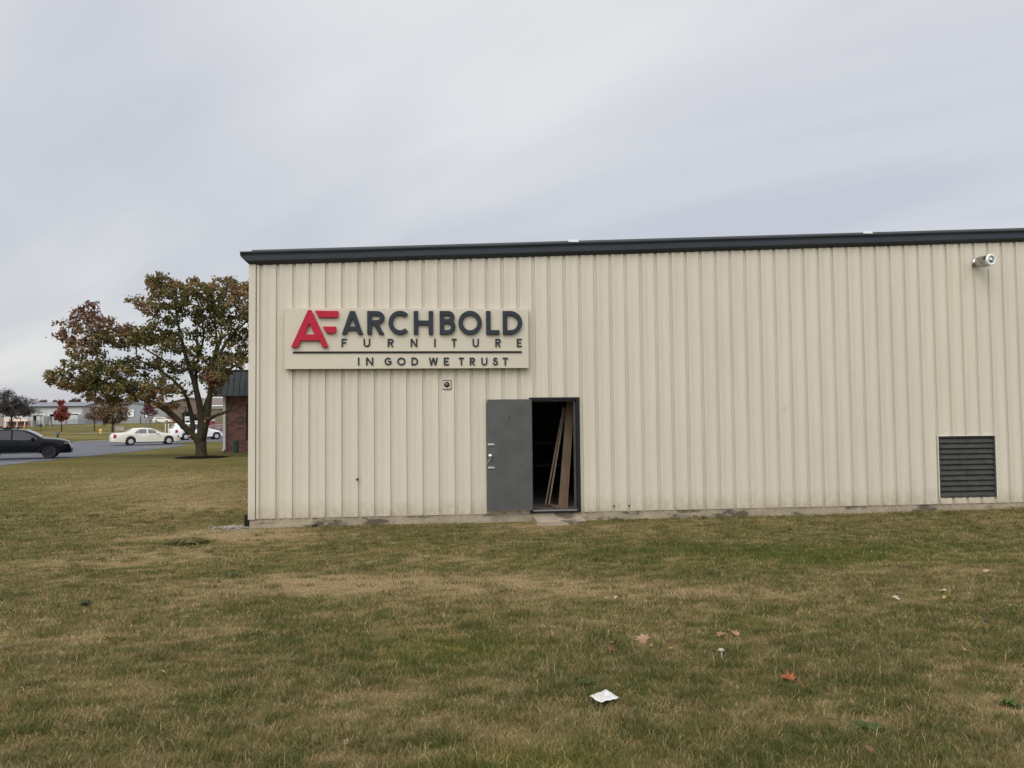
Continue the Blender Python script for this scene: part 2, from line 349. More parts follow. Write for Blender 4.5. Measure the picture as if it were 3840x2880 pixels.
# ------------------------------------------------------------------ grass blades
def grass():
    P = []
    def band(y0, y1, dens, w, h, xmul=.72, xpad=2.5, xmax=None):
        X1 = xmul*y1+xpad; n = int((y1-y0)*2*X1*dens)
        x = RNG.uniform(-X1, X1, n); y = RNG.uniform(y0, y1, n); k = np.abs(x) < xmul*y+xpad
        if xmax is not None: k &= x < xmax
        x = x[k]; y = y[k]; P.append((x, y, np.full(len(x), w), np.full(len(x), h)))
    band(2.4, 4.2, 9500, .0034, .060)
    band(4.2, 6.5, 7000, .0042, .058)
    band(6.5, 10, 3600, .0058, .054)
    band(10, 15.9, 1500, .0085, .050)
    band(14, 24, 420, .014, .055, .72, .5, -4.9)
    band(24, 36, 130, .028, .065, .72, .5, -6.5)
    x, y, w, h = [np.concatenate([p[i] for p in P]) for i in range(4)]
    # isolated darker tufts standing in the thin turf
    nt_ = 1500; ty = RNG.uniform(4.0, 18, nt_); tx = RNG.uniform(-1, 1, nt_)*(.72*ty+.5); sel = RNG.random(nt_) < np.clip(dryness(tx, ty)*1.2-.12, .05, 1); tx = tx[sel]; ty = ty[sel]
    per = 46; rr = RNG.uniform(.035, .10, len(tx))
    qx = np.repeat(tx, per)+RNG.normal(0, 1, len(tx)*per)*np.repeat(rr, per)*1.3; qy = np.repeat(ty, per)+RNG.normal(0, 1, len(tx)*per)*np.repeat(rr, per)*.8
    isT = np.r_[np.zeros(len(x), bool), np.ones(len(qx), bool)]
    x = np.r_[x, qx]; y = np.r_[y, qy]; w = np.r_[w, .0007*qy+.0008]; h = np.r_[h, np.full(len(qx), .062)]
    inside, lx, ly = in_building(x, y)
    step = ((lx > 5.15) & (lx < 6.75) & (ly > -.80)) | ((lx > 4.3) & (lx < 5.2) & (ly > -.36-.12*np.sin(lx*9)))
    d0 = dryness(x, y)
    tuft = fbm(x*7, y*7, 91, 3)
    clump = fbm(x*2.6, y*2.6, 131, 3)
    d0 = np.where(isT, d0*.22, d0)
    keep = ~inside & ~step & (RNG.random(len(x)) < np.interp(y, [0, 20, 36], [1, 1, .05])) & (RNG.random(len(x)) < np.clip(1.18-.62*d0**1.5, .1, 1)*np.where(isT, 1.2, np.clip(-.15+2.1*tuft, .12, 1.2)))
    # bare soil by the gravel corner
    keep &= ~((np.hypot(x-(CX-.55), y-(CY-.15)) < .75) & (RNG.random(len(x)) < .8))
    x, y, w, h, d0, tuft, clump, lx, ly = [q[keep] for q in (x, y, w, h, d0, tuft, clump, lx, ly)]
    n = len(x); z = gz(x, y)
    d = np.clip(d0 + RNG.normal(0, .17, n) + .12, 0, 1)
    straw = RNG.random(n) < .10+.16*d0
    d = np.where(straw, np.clip(d+.35, 0, 1), d)
    hh = h*.82*RNG.uniform(.45, 1.25, n)*(1.2-.62*d0)*(.45+1.1*clump)
    stalk = (RNG.random(n) < .013) & (y < 9); hh = np.where(stalk, hh*1.3+.010, hh); d = np.where(stalk, 1., d)
    hh = hh*np.where((ly > -.30) & (lx > 1.3), 1.30, 1.0)
    lean = RNG.uniform(.25, 1.05, n) + .45*straw
    az = RNG.uniform(0, 2*np.pi, n) + 1.2*(fbm(x*1.3, y*1.3, 55, 2)-.5)
    dirx = np.cos(az); diry = np.sin(az)
    fa = RNG.uniform(0, np.pi, n); wx = np.cos(fa)*w*.5; wy = np.sin(fa)*w*.5
    # three levels: root, mid, tip (bent)
    def lev(t):
        off = hh*np.sin(lean*t**.8)*t*1.15; up = hh*t*np.cos(lean*t*.85)
        return x+dirx*off, y+diry*off, z+up-.004
    x0, y0, z0 = x, y, z-.012; x1, y1, z1 = lev(.55); x2, y2, z2 = lev(1.)
    V = np.empty((n, 6, 3))
    V[:, 0] = np.stack([x0-wx, y0-wy, z0], -1); V[:, 1] = np.stack([x0+wx, y0+wy, z0], -1)
    V[:, 2] = np.stack([x1+wx*.85, y1+wy*.85, z1], -1); V[:, 3] = np.stack([x1-wx*.85, y1-wy*.85, z1], -1)
    V[:, 4] = np.stack([x2+wx*.18, y2+wy*.18, z2], -1); V[:, 5] = np.stack([x2-wx*.18, y2-wy*.18, z2], -1)
    b = np.arange(n)*6
    fi = np.stack([b, b+1, b+2, b+3, b+3, b+2, b+4, b+5], -1).ravel()
    col = grass_col(d)*(RNG.uniform(.66, 1.45, n)*(.90+.20*fbm(x*4.2, y*4.2, 171, 3)))[:, None]
    col *= 1+.10*RNG.normal(0, 1, (n, 3))*np.array([1, .6, .8])
    # a yellow-green patch of longer grass in front, another by the wall at right
    for u_, v_, rx_, ry_ in [(1690, 2440, .62, .38), (3130, 2080, 1.7, .7), (2000, 2880, .5, .3)]:
        p_ = gp(u_, v_); k_ = np.exp(-(((x-p_.x)/rx_)**2+((y-p_.y)/ry_)**2))[:, None]*.75
        col = col*(1-k_)+col*np.array([1.12, 1.22, .72])*k_
    tint = np.repeat(np.clip(col, .01, .6), 2, 0)
    o = np_mesh('grass', V.reshape(-1, 3), fi, 4, M_GRASS, tint=tint, smooth=True)
    kind(o, 'stuff')
    tag(o, 'mown autumn lawn of mixed green and straw coloured blades', 'grass')
    print('blades', n)
grass()

# ------------------------------------------------------------------ warehouse
SLOPE, Z0, ZB, W2 = .0390, 5.045, .270, 18.0
DEPTH = 52.
def ztop(x): return Z0 + SLOPE*(x if x <= W2 else 2*W2-x)
ware = thing('warehouse', 'long cream ribbed metal warehouse with charcoal roof trim and open grey door', 'warehouse', (CX, CY, 0), A)

DX0, DX1, DZ0, DZ1 = 5.275, 6.258, .20, 2.492      # rough door opening
LX0, LX1, LZ0, LZ1 = 13.632, 14.866, .392, 1.640   # louver opening
VX, VZ = loc(1676, 1443)
def siding():
    mb = MB(); pitch = .3048
    first = loc(1041, 1716)[0]     # centre of the first groove
    xs = []
    k0 = -2; x = first + k0*pitch
    prof = [(-.033, -.0350), (-.027, -.001), (.027, -.001), (.036, -.0350), (.060, -.0330), (.148, -.0195), (.166, -.0200), (.2560, -.0335)]
    k = 0
    while True:
        c = first + (k-1)*pitch
        if c > 2*W2+.3: break
        for dx, dy in prof: xs.append((c+dx, dy))
        k += 1
    xs = [p for p in xs if .02 < p[0] < 2*W2-.02]
    xs = [(.02, -.0335)] + xs + [(2*W2-.02, -.0335)]
    extra = []
    for e in (DX0, DX1, LX0, LX1, VX-.082, VX+.082):
        for i in range(len(xs)-1):
            if xs[i][0] < e < xs[i+1][0]:
                t = (e-xs[i][0])/(xs[i+1][0]-xs[i][0]); extra.append((e, xs[i][1]+t*(xs[i+1][1]-xs[i][1])))
    xs = sorted(xs+extra)
    # the door's and louver's holes are cut through the sheet
    holes = [(DX0, DX1, DZ0, DZ1), (LX0, LX1, LZ0, LZ1), (VX-.082, VX+.082, VZ-.082, VZ+.082)]
    ids = {}
    def vid(x, y, z):
        kx = (round(x, 5), round(z, 5))
        if kx not in ids: ids[kx] = len(mb.v); mb.v.append((x, y, z))
        return ids[kx]
    for i in range(len(xs)-1):
        (xa, ya), (xb, yb) = xs[i], xs[i+1]; xm = (xa+xb)/2
        lv = [(ZB, ZB)]
        iv = [(0, None)]
        segs = []; cur = None
        hs = sorted([h for h in holes if h[0]-1e-6 < xm < h[1]+1e-6], key=lambda h: h[2])
        z = ZB
        for h in hs:
            if h[2] > z+.001: segs.append((z, h[2]))
            z = max(z, h[3])
        segs.append((z, None))
        for za, zb in segs:
            if zb is None:
                mb.f.append((vid(xa, ya, za), vid(xb, yb, za), vid(xb, yb, ztop(xb)+.02), vid(xa, ya, ztop(xa)+.02)))
            else:
                mb.f.append((vid(xa, ya, za), vid(xb, yb, za), vid(xb, yb, zb), vid(xa, ya, zb)))
    # screws in the grooves
    c = first-2*pitch
    k = 0
    while c < 2*W2:
        c += pitch; k += 1
        if c < .05: continue
        for zz in (.345, .98, 1.62, 2.31, 3.9, 4.75):
            if DX0-.1 < c < DX1+.1 and zz < 2.6 or LX0-.05 < c < LX1+.05 and zz < 1.7: continue
            if (k*7+int(zz*10)) % 5 == 0: continue
            mb.box(c-.009, c+.009, -.008, -.0005, zz-.009, zz+.009)
    mb.build('siding', M_SIDING, ware, fix=False)
siding()
# other walls, roof, slab and inside lining
mb = MB()
mb.prism([(0, .27), (0, Z0), (.10, Z0+.003), (.10, .27)], 'y', .06, DEPTH)
mb.build('side_wall', M_SIDING, ware)
mb = MB()
mb.box(2*W2-.1, 2*W2, .06, DEPTH, .27, Z0)
mb.build('side_wall', M_SIDING, ware)
mb = MB(); mb.prism([(0.1, .27), (2*W2-.1, .27), (2*W2-.1, Z0), (W2, ztop(W2)), (.1, Z0)], 'y', DEPTH-.12, DEPTH-.02); mb.build('rear_wall', M_SIDING, ware)
mb = MB(); mb.prism([(-.12, Z0+.16), (W2, ztop(W2)+.165), (2*W2+.12, Z0+.16), (2*W2+.12, Z0+.235), (W2, ztop(W2)+.24), (-.12, Z0+.235)], 'y', -.06, DEPTH+.1); mb.build('roof', M_TRIM2, ware)
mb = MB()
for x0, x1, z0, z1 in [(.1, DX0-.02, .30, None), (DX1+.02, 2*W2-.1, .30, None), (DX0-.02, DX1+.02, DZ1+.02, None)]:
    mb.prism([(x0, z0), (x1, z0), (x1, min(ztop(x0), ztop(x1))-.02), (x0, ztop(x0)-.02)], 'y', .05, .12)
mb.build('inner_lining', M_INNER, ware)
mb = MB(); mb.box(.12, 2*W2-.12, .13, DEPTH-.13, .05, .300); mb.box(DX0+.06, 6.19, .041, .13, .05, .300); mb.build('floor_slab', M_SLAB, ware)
# foundation
mb = MB()
N_ = 90
for i in range(N_):
    xa = 2*W2*i/N_; xb = 2*W2*(i+1)/N_
    ja = .010*math.sin(i*1.7); jb = .010*math.sin((i+1)*1.7)
    mb.add([(xa, -.020+ja*.5, -.4), (xb, -.020+jb*.5, -.4), (xb, -.013+jb*.4, .268), (xa, -.013+ja*.4, .268), (xa, .04, .2695), (xb, .04, .2695)], [(0, 1, 2, 3), (3, 2, 5, 4)])
mb.box(0, .04, .041, DEPTH, -.4, .262)
mb.build('foundation', M_CONC, ware, fix=False)
# corner trim in two lapped lengths
mb = MB()
mb.box(-.022, .108, -.046, .12, .262, 3.62); mb.box(-.020, .106, -.0485, .118, 3.605, Z0+.01)
for zz in (.36, 1.0, 1.63, 2.33, 3.1, 3.9, 4.5): mb.box(.078, .090, -.054, -.044, zz-.006, zz+.006)
mb.build('corner_trim', M_SIDING, ware)
mb = MB(); mb.box(.108, .119, -.042, -.030, .265, Z0); mb.build('trim_gap', M_TRIM, ware)
# rake trim: profile swept up the slope
def rake():
    pr = [(-.036, -.005), (-.058, .012), (-.090, .040), (-.120, .052), (-.128, .062), (-.134, .150), (-.142, .176), (-.160, .196), (-.168, .206), (-.168, .228), (.02, .236), (.02, -.005)]
    mb = MB(); n = len(pr)
    def sec(x, z0, cut): return [((x if not cut else (-.158*min(1, max(0, z/.13)) if cut == 1 else 2*W2+.158*min(1, max(0, z/.13)))), y, z0+z) for y, z in pr]
    secs = [sec(0, Z0, 1)]
    for i in range(1, 40):
        x = 2*W2*i/40; w = .0025*math.sin(i*2.1)
        secs.append(sec(x, ztop(x)+w, 0))
    secs.append(sec(0, Z0, 2))
    for s_ in secs: mb.v += s_
    for i in range(len(secs)-1):
        for k in range(n): mb.f.append((i*n+k, i*n+(k+1) % n, (i+1)*n+(k+1) % n, (i+1)*n+k))
    mb.f.append(tuple(range(n))); mb.f.append(tuple(range((len(secs)-1)*n, len(secs)*n)))
    mb.build('rake_trim', M_TRIM, ware)
    mb = MB()
    for x0, x1 in [(.03, W2), (W2, 2*W2-.03)]:
        mb.prism([(x0, ztop(x0)+.238), (x1, ztop(x1)+.238), (x1, ztop(x1)+.272), (x0+.03, ztop(x0)+.272)], 'y', -.11, .3)
    mb.build('roof_edge', M_TRIM2, ware)
rake()
for u, v in [(2151, 917), (3256, 880)]:
    x, z = loc(u, v, .13); mb = MB(); mb.box(x-.10, x+.10, -.122, .05, ztop(x)+.245, ztop(x)+.292); o = mb.build('roof_clip', M_WHITE, ware)
# door opening: frame, threshold
mb = MB()
mb.box(DX0, DX1+.004, -.062, .125, 2.455, 2.497)
mb.box(6.192, 6.262, -.062, .125, .268, 2.455); mb.box(DX0-.004, 5.335, -.040, .125, .268, 2.455)
mb.build('door_frame', M_BLACK, ware)
mb = MB(); mb.box(6.150, 6.1915, .02, .06, .335, 2.44); mb.box(5.336, 6.15, .02, .06, 2.42, 2.454); mb.build('door_stop', pm('worn_grey', (.055, .056, .055), .5, var=.4, scale=9), ware)
mb = MB(); mb.box(5.336, 6.1915, -.050, .13, .302, .330); mb.build('threshold', M_ALU, ware)
mb = MB(); mb.box(DX0, 6.19, -.045, -.026, .262, .301); mb.build('sill_plate', M_BLACK, ware)
# the door leaf, swung flat against the wall
door = bpy.data.objects.new('door', None); COL.objects.link(door); door.parent = ware; door.location = (5.318, -.078, .330); door.rotation_euler = (0, 0, R(1.2))
door['label'] = 'dark grey steel door swung fully open against the siding'
import bmesh
def bevbox(name, x0, x1, y0, y1, z0, z1, b, mat, parent, seg=2):
    mb = MB(); mb.box(x0, x1, y0, y1, z0, z1); me = bpy.data.meshes.new(name); me.from_pydata(mb.v, [], mb.f)
    bm = bmesh.new(); bm.from_mesh(me); bmesh.ops.recalc_face_normals(bm, faces=bm.faces)
    bmesh.ops.bevel(bm, geom=bm.edges[:], offset=b, segments=seg, affect='EDGES', profile=.5); bm.to_mesh(me); bm.free()
    return obj(name, me, mat, parent)
DW, DH = .873, 2.134
bevbox('leaf', -DW, 0, -.022, .022, 0, DH, .003, M_DOOR, door)
for zz in (1.160-.33, 1.603-.33):
    mb = MB(); mb.box(-DW+.018, -DW+.135, -.031, -.0225, zz-.016, zz+.016); mb.box(-DW+.02, -DW+.105, -.040, -.0305, zz-.008, zz+.012)
    mb.tube([(-DW+.03, -.036, zz-.013), (-DW+.15, -.036, zz-.010)], .005, 6); mb.build('bolt_plate', M_STEEL, door)
MY = Matrix.Rotation(R(90), 4, 'X')
mb = MB(); mb.lathe([(.0, 0), (.040, .0), (.040, .008), (.022, .012), (.018, .035), (.030, .042), (.034, .055), (.028, .070), (.0, .072)], 20, Matrix.Translation((-DW+.060, -.022, 1.055)) @ MY); mb.build('knob', M_STEEL, door, smooth=True)
mb = MB(); mb.lathe([(0, 0), (.012, 0), (.012, .003), (0, .003)], 12, Matrix.Translation((-DW+.060, -.0945, 1.055)) @ MY); mb.build('keyhole', M_BLACK, door)
mb = MB(); mb.tube([(-DW+.055, -.07, 1.02), (-DW+.03, -.06, .97), (-DW-.005, -.03, .92)], .0025, 5); mb.tube([(-DW+.07, -.07, 1.02), (-DW+.035, -.055, .965), (-DW-.004, -.03, .918)], .0025, 5); mb.build('cord', M_WHITE, door)
mb = MB(); mb.box(-DW+.425, -DW+.462, -.027, -.0222, 1.76, 1.815); mb.build('peephole_cover', pm('brown_patch', (.045, .037, .033), .6), door)
mb = MB(); random.seed(3)
x = -DW+.06
while x < -.2:
    w = random.uniform(.08, .16); mb = MB(); mb.box(x, x+w, -.0245, -.02, .0, random.uniform(.004, .010)); mb.build('rust_patch', pm('rust', (.30, .17, .09), .85, var=.3), door); x += w+random.uniform(.06, .2)
mb = MB(); mb.box(-DW, -DW+.022, -.0245, -.02, DH-.05, DH-.004); mb.build('rust_patch', pm('rust', (.30, .17, .09)), door)
for zz in (.25, 1.07, 1.88):
    mb = MB(); mb.tube([(.006, .0, zz-.05), (.006, .0, zz+.05)], .010, 8); mb.build('hinge', M_BLACK, door)
for u, v in [(2302, 1899), (2359, 1898)]:
    hx_, hz_ = loc(u, v); mb = MB(); mb.box(hx_-.014, hx_+.014, -.006, -.0015, hz_-.022, hz_+.022); mb.build('drain_hole', M_BLACK, ware)
# louver
mb = MB()
mb.box(LX0+.002, LX0+.034, -.030, .06, LZ0, LZ1); mb.box(LX1-.034, LX1-.002, -.030, .06, LZ0, LZ1)
mb.box(LX0+.034, LX1-.034, -.030, .06, LZ1-.03, LZ1); mb.box(LX0+.034, LX1-.034, -.030, .06, LZ0, LZ0+.028)
lf = mb.build('louver', M_LOUV, ware); lf['label'] = 'square dark grey metal ventilation louver'
mb = MB(); ns = 11; hh = (LZ1-LZ0-.058)/ns
for half in (0, 1):
    xa = LX0+.036 if not half else (LX0+LX1)/2+.003; xb = (LX0+LX1)/2-.003 if not half else LX1-.036
    for i in range(ns):
        z = LZ0+.028+i*hh; j = random.uniform(-.003, .003)
        mb.prism([(-.026+j, z+.006), (-.020+j, z-.004), (-.012+j, z+.010), (.030, z+hh+.012), (.026, z+hh+.016)], 'x', xa, xb)
mb.build('louver_slats', M_LOUV, lf, fix=True)
mb = MB(); mb.box(LX0+.01, LX1-.01, .062, .07, LZ0, LZ1); mb.build('louver_back', M_BLACK, lf)
mb = MB()
mb.box(LX0-.014, LX0, -.044, -.02, LZ0-.02, LZ1+.012); mb.box(LX1, LX1+.014, -.044, -.02, LZ0-.02, LZ1+.012); mb.box(LX0, LX1, -.044, -.02, LZ1+.001, LZ1+.013)
mb.build('louver_trim', pm('pale_trim', (.62, .58, .50), .5), ware)
# downspout stub at the corner
mb = MB(); mb.tube([(-.075, .16, .33), (-.075, .16, -.05)], .062, 12); mb.box(-.06, -.023, .10, .16, .10, .44); mb.build('drain_pipe', M_BLACK, ware)
# concrete step
mb = MB()
sx0, sx1 = loc(2013, 1948, .6)[0], loc(2196, 1948, .6)[0]
prof = [(-.61, -.2), (-.60, .175), (-.585, .190), (-.03, .205), (-.03, -.2)]
mb.prism(prof, 'x', sx0, sx1)
st = mb.build('concrete_step', M_CONC); st.matrix_world = WM
tag(st, 'worn concrete step in front of the open doorway', 'step')
# things behind the doorway: leaning lumber
def plank(name, label, p0, p1, w, t, face, mat, cat='board'):
    """p0,p1 in wall coordinates (bottom, top); w along the face direction, t thickness"""
    p0, p1 = Vector(p0), Vector(p1); d = (p1-p0); Ln = d.length; d.normalize()
    f = Vector(face); f = (f-d*f.dot(d)).normalized(); n = d.cross(f)
    vs = []
    for z in (0, Ln):
        for a, b in ((-.5, -.5), (.5, -.5), (.5, .5), (-.5, .5)): vs.append(p0+d*z+f*a*w+n*b*t)
    mb = MB(); mb.add(vs, [(0, 3, 2, 1), (4, 5, 6, 7), (0, 1, 5, 4), (1, 2, 6, 5), (2, 3, 7, 6), (3, 0, 4, 7)])
    o = mb.build(name, mat); o.matrix_world = WM; return tag(o, label, cat, 'lumber leaning inside the doorway')
plank('wooden_board', 'wide wooden board leaning just inside the right door jamb', (5.965, .42, .305), (6.175, .42, 2.55), .165, .02, (.95, .3, 0), M_WOOD)
plank('wooden_board', 'orange narrow board edge leaning behind the wide board', (6.062, .46, .305), (6.225, .49, 2.35), .024, .09, (1, 0, 0), M_WOOD2)
wf = thing('leaning_lumber', 'slim wooden strips on a short foot leaning left of the wide board', 'lumber', (CX, CY, 0), A, 'lumber leaning inside the doorway')
def strip(p0, p1, w, t):
    p0, p1 = Vector(p0), Vector(p1); d = (p1-p0); Ln = d.length; d.normalize()
    f = Vector((1, 0, 0)); f = (f-d*f.dot(d)).normalized(); n = d.cross(f); vs = []
    for z in (0, Ln):
        for a, b in ((-.5, -.5), (.5, -.5), (.5, .5), (-.5, .5)): vs.append(p0+d*z+f*a*w+n*b*t)
    mb = MB(); mb.add(vs, [(0, 3, 2, 1), (4, 5, 6, 7), (0, 1, 5, 4), (1, 2, 6, 5), (2, 3, 7, 6), (3, 0, 4, 7)])
    mb.build('casing_strip', M_WOOD, wf)
strip((5.655, .62, .345), (6.055, .68, 2.30), .026, .07); strip((5.715, .56, .345), (6.080, .62, 2.30), .030, .07)
mb = MB(); mb.box(-.02, .02, -.20, .13, -.03, .03, Matrix.Translation((5.79, .52, .333)) @ Matrix.Rotation(R(22), 4, 'Z')); mb.build('casing_foot', M_WOOD, wf)
rk = thing('storage_rack', 'dark storage rack with shelves deep inside the doorway', 'rack', (CX, CY, 0), A)
mb = MB()
for x in (5.2, 6.9, 8.6):
    for y in (6.0, 6.9): mb.box(x, x+.07, y, y+.07, .3, 3.6)
mb.build('upright', M_TRIM, rk)
for z in (.75, 1.35, 1.95, 2.55):
    mb = MB(); mb.box(5.1, 8.8, 5.98, 7.0, z, z+.06); mb.build('shelf', pm('shelf_grey', (.32, .31, .29), .7), rk)

# ------------------------------------------------------------------ sign
SX0, SZ1 = loc(1068, 1155, .15); SX1, SZ0 = loc(1983, 1380, .15)
SW, SH = SX1-SX0, SZ1-SZ0
sign = thing('company_sign', 'wide cream sign with red emblem and raised charcoal lettering above the door', 'sign', tuple(WM @ Vector((SX0, -.036, SZ0))), A)
bevbox('panel', 0, SW, -.115, 0, 0, SH, .004, M_SIGN, sign)
def sx(px): return (px-42)/2126*SW
def sz(px, py):
    t = (px-42)/2126; top = 58+5*t; bot = 590-12*t; return (1-(py-top)/(bot-top))*SH
class Sdf:
    def __init__(s, w, h, res): s.w, s.h = w, h; s.xs = np.arange(-.08*h, w+.08*h, h/res); s.ys = np.arange(-.08*h, 1.08*h, h/res); s.X, s.Y = np.meshgrid(s.xs, s.ys); s.D = np.full(s.X.shape, 1e3)
    def seg(s, p, q, t):
        p = np.array(p, float); q = np.array(q, float); d = q-p; L = np.hypot(*d); d /= L
        rx = s.X-(p[0]+q[0])/2; ry = s.Y-(p[1]+q[1])/2
        a = np.abs(rx*d[0]+ry*d[1])-L/2; b = np.abs(-rx*d[1]+ry*d[0])-t/2
        return np.hypot(np.maximum(a, 0), np.maximum(b, 0))+np.minimum(np.maximum(a, b), 0)
    def ell(s, cx, cy, rx, ry, t):
        def e(a, b):
            k = np.hypot((s.X-cx)/a, (s.Y-cy)/b); k2 = np.hypot((s.X-cx)/a**2, (s.Y-cy)/b**2)+1e-9; return k*(k-1)/k2
        return np.maximum(e(rx, ry), -e(rx-t, ry-t))
    def hp(s, nx, ny, c): return s.X*nx+s.Y*ny-c
    def u(s, d): s.D = np.minimum(s.D, d)
    def clipy(s): s.D = np.maximum(s.D, np.maximum(-s.Y, s.Y-s.h))
def letter_sdf(ch, w, h, t, res):
    s = Sdf(w, h, res); W, H = w, h; m = t/2
    def arc_r(cx, cy, rx, ry): return np.maximum(s.ell(cx, cy, rx, ry, t), s.hp(-1, 0, -cx))
    if ch == 'A':
        k = t*.56; s.u(s.seg((k, -.1*H), (W/2, H*1.02-.12*t), t)); s.u(s.seg((W-k, -.1*H), (W/2, H*1.02-.12*t), t)); s.u(s.seg((W*.27, H*.255), (W*.73, H*.255), t*.86)); s.clipy()
    elif ch == 'H': s.u(s.seg((m, 0), (m, H), t)); s.u(s.seg((W-m, 0), (W-m, H), t)); s.u(s.seg((m, H*.5), (W-m, H*.5), t))
    elif ch == 'L': s.u(s.seg((m, 0), (m, H), t)); s.u(s.seg((0, m), (W, m), t))
    elif ch in 'FE':
        s.u(s.seg((m, 0), (m, H), t)); s.u(s.seg((0, H-m), (W, H-m), t)); s.u(s.seg((m, H*.5), (W*.86, H*.5), t))
        if ch == 'E': s.u(s.seg((0, m), (W, m), t))
    elif ch == 'I': s.u(s.seg((W/2, 0), (W/2, H), t))
    elif ch == 'T': s.u(s.seg((W/2, 0), (W/2, H), t)); s.u(s.seg((0, H-m), (W, H-m), t))
    elif ch == 'N': s.u(s.seg((m, 0), (m, H), t)); s.u(s.seg((W-m, 0), (W-m, H), t)); s.u(s.seg((m, H), (W-m, 0), t)); s.clipy()
    elif ch == 'U':
        r = W/2; s.u(s.seg((m, r), (m, H), t)); s.u(s.seg((W-m, r), (W-m, H), t)); s.u(np.maximum(s.ell(r, r, r, r, t), s.hp(0, 1, r)))
    elif ch == 'W':
        k = m*1.05
        for a, b in (((k, H*1.05), (W*.27, 0)), ((W*.27, 0), (W/2, H*1.0)), ((W/2, H*1.0), (W*.73, 0)), ((W*.73, 0), (W-k, H*1.05))): s.u(s.seg(a, b, t))
        s.clipy()
    elif ch == 'O': s.u(s.ell(W/2, H/2, W/2, H/2, t))
    elif ch in 'CG':
        r = H/2; rx = max(W*.56, r*.92) if ch == 'C' else W*.54; e = s.ell(rx, r, rx, r, t)
        cut = np.minimum(s.hp(-.70, .72, -.70*rx+.72*r+.02*H), s.hp(-.70, -.72, -.70*rx-.72*r+.02*H)) if ch == 'C' else 0
        wedge = np.maximum(s.hp(-.74, .67, -.74*rx+.67*r), s.hp(-.74, -.67, -.74*rx-.67*r))
        if ch == 'G': wedge = np.maximum(s.hp(-.74, .67, -.74*rx+.67*r), -s.hp(0, 1, r*1.0))
        s.u(np.maximum(e, -wedge)); s.D = np.maximum(s.D, s.X-W)
        if ch == 'G': s.u(s.seg((W*.52, r*.97), (W-m*.4, r*.97), t)); s.u(s.seg((W-m, r*.45), (W-m, r*1.05), t))
    elif ch == 'D':
        r = H/2; rx = W*.62; s.u(s.seg((m, 0), (m, H), t)); s.u(arc_r(W-rx, r, rx, r)); s.u(s.seg((0, H-m), (W-rx+.01*H, H-m), t)); s.u(s.seg((0, m), (W-rx+.01*H, m), t))
    elif ch in 'RP':
        r = H*.29; rx = min(W*.58, r*1.15); cy = H-r; s.u(s.seg((m, 0), (m, H), t)); s.u(arc_r(W*.97-rx, cy, rx, r)); s.u(s.seg((0, H-m), (W*.97-rx+.01*H, H-m), t)); s.u(s.seg((m, H-2*r+m), (W*.97-rx+.01*H, H-2*r+m), t))
        s.u(s.seg((W*.46, H*.48), (W-t*.60, -.05*H), t)); s.clipy()
    elif ch == 'B':
        r1 = H*.265; r2 = H-2*r1; r2 = (H-2*r1+t)/2
        s.u(s.seg((m, 0), (m, H), t)); x1 = min(W*.5, r1); x2 = min(W*.55, r2)
        s.u(arc_r(W*.94-x1, H-r1, x1, r1)); s.u(arc_r(W-x2, r2, x2, r2))
        for yy, xe in ((H-m, W*.94-x1), (H-2*r1+m, W*.94-x1+.02*H), (m, W-x2)): s.u(s.seg((0, yy), (xe+.01*H, yy), t))
    elif ch == 'S':
        r1 = H*.265; r2 = (H-2*r1+t)/2; e1 = s.ell(W/2, H-r1, W*.46, r1, t); e2 = s.ell(W/2, r2, W/2, r2, t)
        s.u(np.maximum(e1, -np.maximum(s.hp(-1, 0, -W/2), s.hp(0, 1, H-r1*.80))))
        s.u(np.maximum(e2, -np.maximum(s.hp(1, 0, W/2), s.hp(0, -1, -r2*1.15)*1)))
    return s
def contours(s, lev=0.):
    D = s.D-lev; ny, nx = D.shape; segs = {}
    def ip(a, b):
        (j0, i0), (j1, i1) = a, b; d0, d1 = D[j0, i0], D[j1, i1]; t = d0/(d0-d1) if d0 != d1 else .5
        return (s.xs[i0]+(s.xs[i1]-s.xs[i0])*t, s.ys[j0]+(s.ys[j1]-s.ys[j0])*t)
    nxt = {}; pos = {}
    ins = D < 0
    for j in range(ny-1):
        for i in range(nx-1):
            c = [(j, i), (j, i+1), (j+1, i+1), (j+1, i)]; b = [ins[q] for q in c]
            if all(b) or not any(b): continue
            cr = []
            for k in range(4):
                k2 = (k+1) % 4
                if b[k] != b[k2]:
                    key = tuple(sorted((c[k], c[k2]))); pos[key] = ip(c[k], c[k2]); cr.append((key, b[k]))
            outs = [k for k, bb in cr if bb]; inn = [k for k, bb in cr if not bb]
            if len(cr) == 2: nxt[outs[0]] = inn[0]
            else:
                ks = [k for k, bb in cr]; bs = [bb for k, bb in cr]
                for a in range(4):
                    if bs[a]: nxt[ks[a]] = ks[(a-1) % 4]
    loops = []; left = dict(nxt)
    while left:
        st = next(iter(left)); k = st; lp = []
        while k in left: lp.append(pos[k]); k = left.pop(k)
        if len(lp) > 6: loops.append(lp)
    return loops
def simplify(lp, eps):
    pts = np.array(lp); n = len(pts); keep = np.zeros(n, bool)
    a = 0; b = int(np.argmax(np.hypot(*(pts-pts[0]).T))); keep[a] = keep[b] = True
    def rec(i, j):
        idx = [k % n for k in range(i+1, j)]
        if not idx: return
        p, q = pts[i % n], pts[j % n]; d = q-p; L = np.hypot(*d)+1e-12
        dist = np.abs((pts[idx, 0]-p[0])*d[1]-(pts[idx, 1]-p[1])*d[0])/L
        m = int(np.argmax(dist))
        if dist[m] > eps: keep[idx[m]] = True; rec(i, i+1+m); rec(i+1+m, j)
    rec(a, b); rec(b, n); return pts[keep]
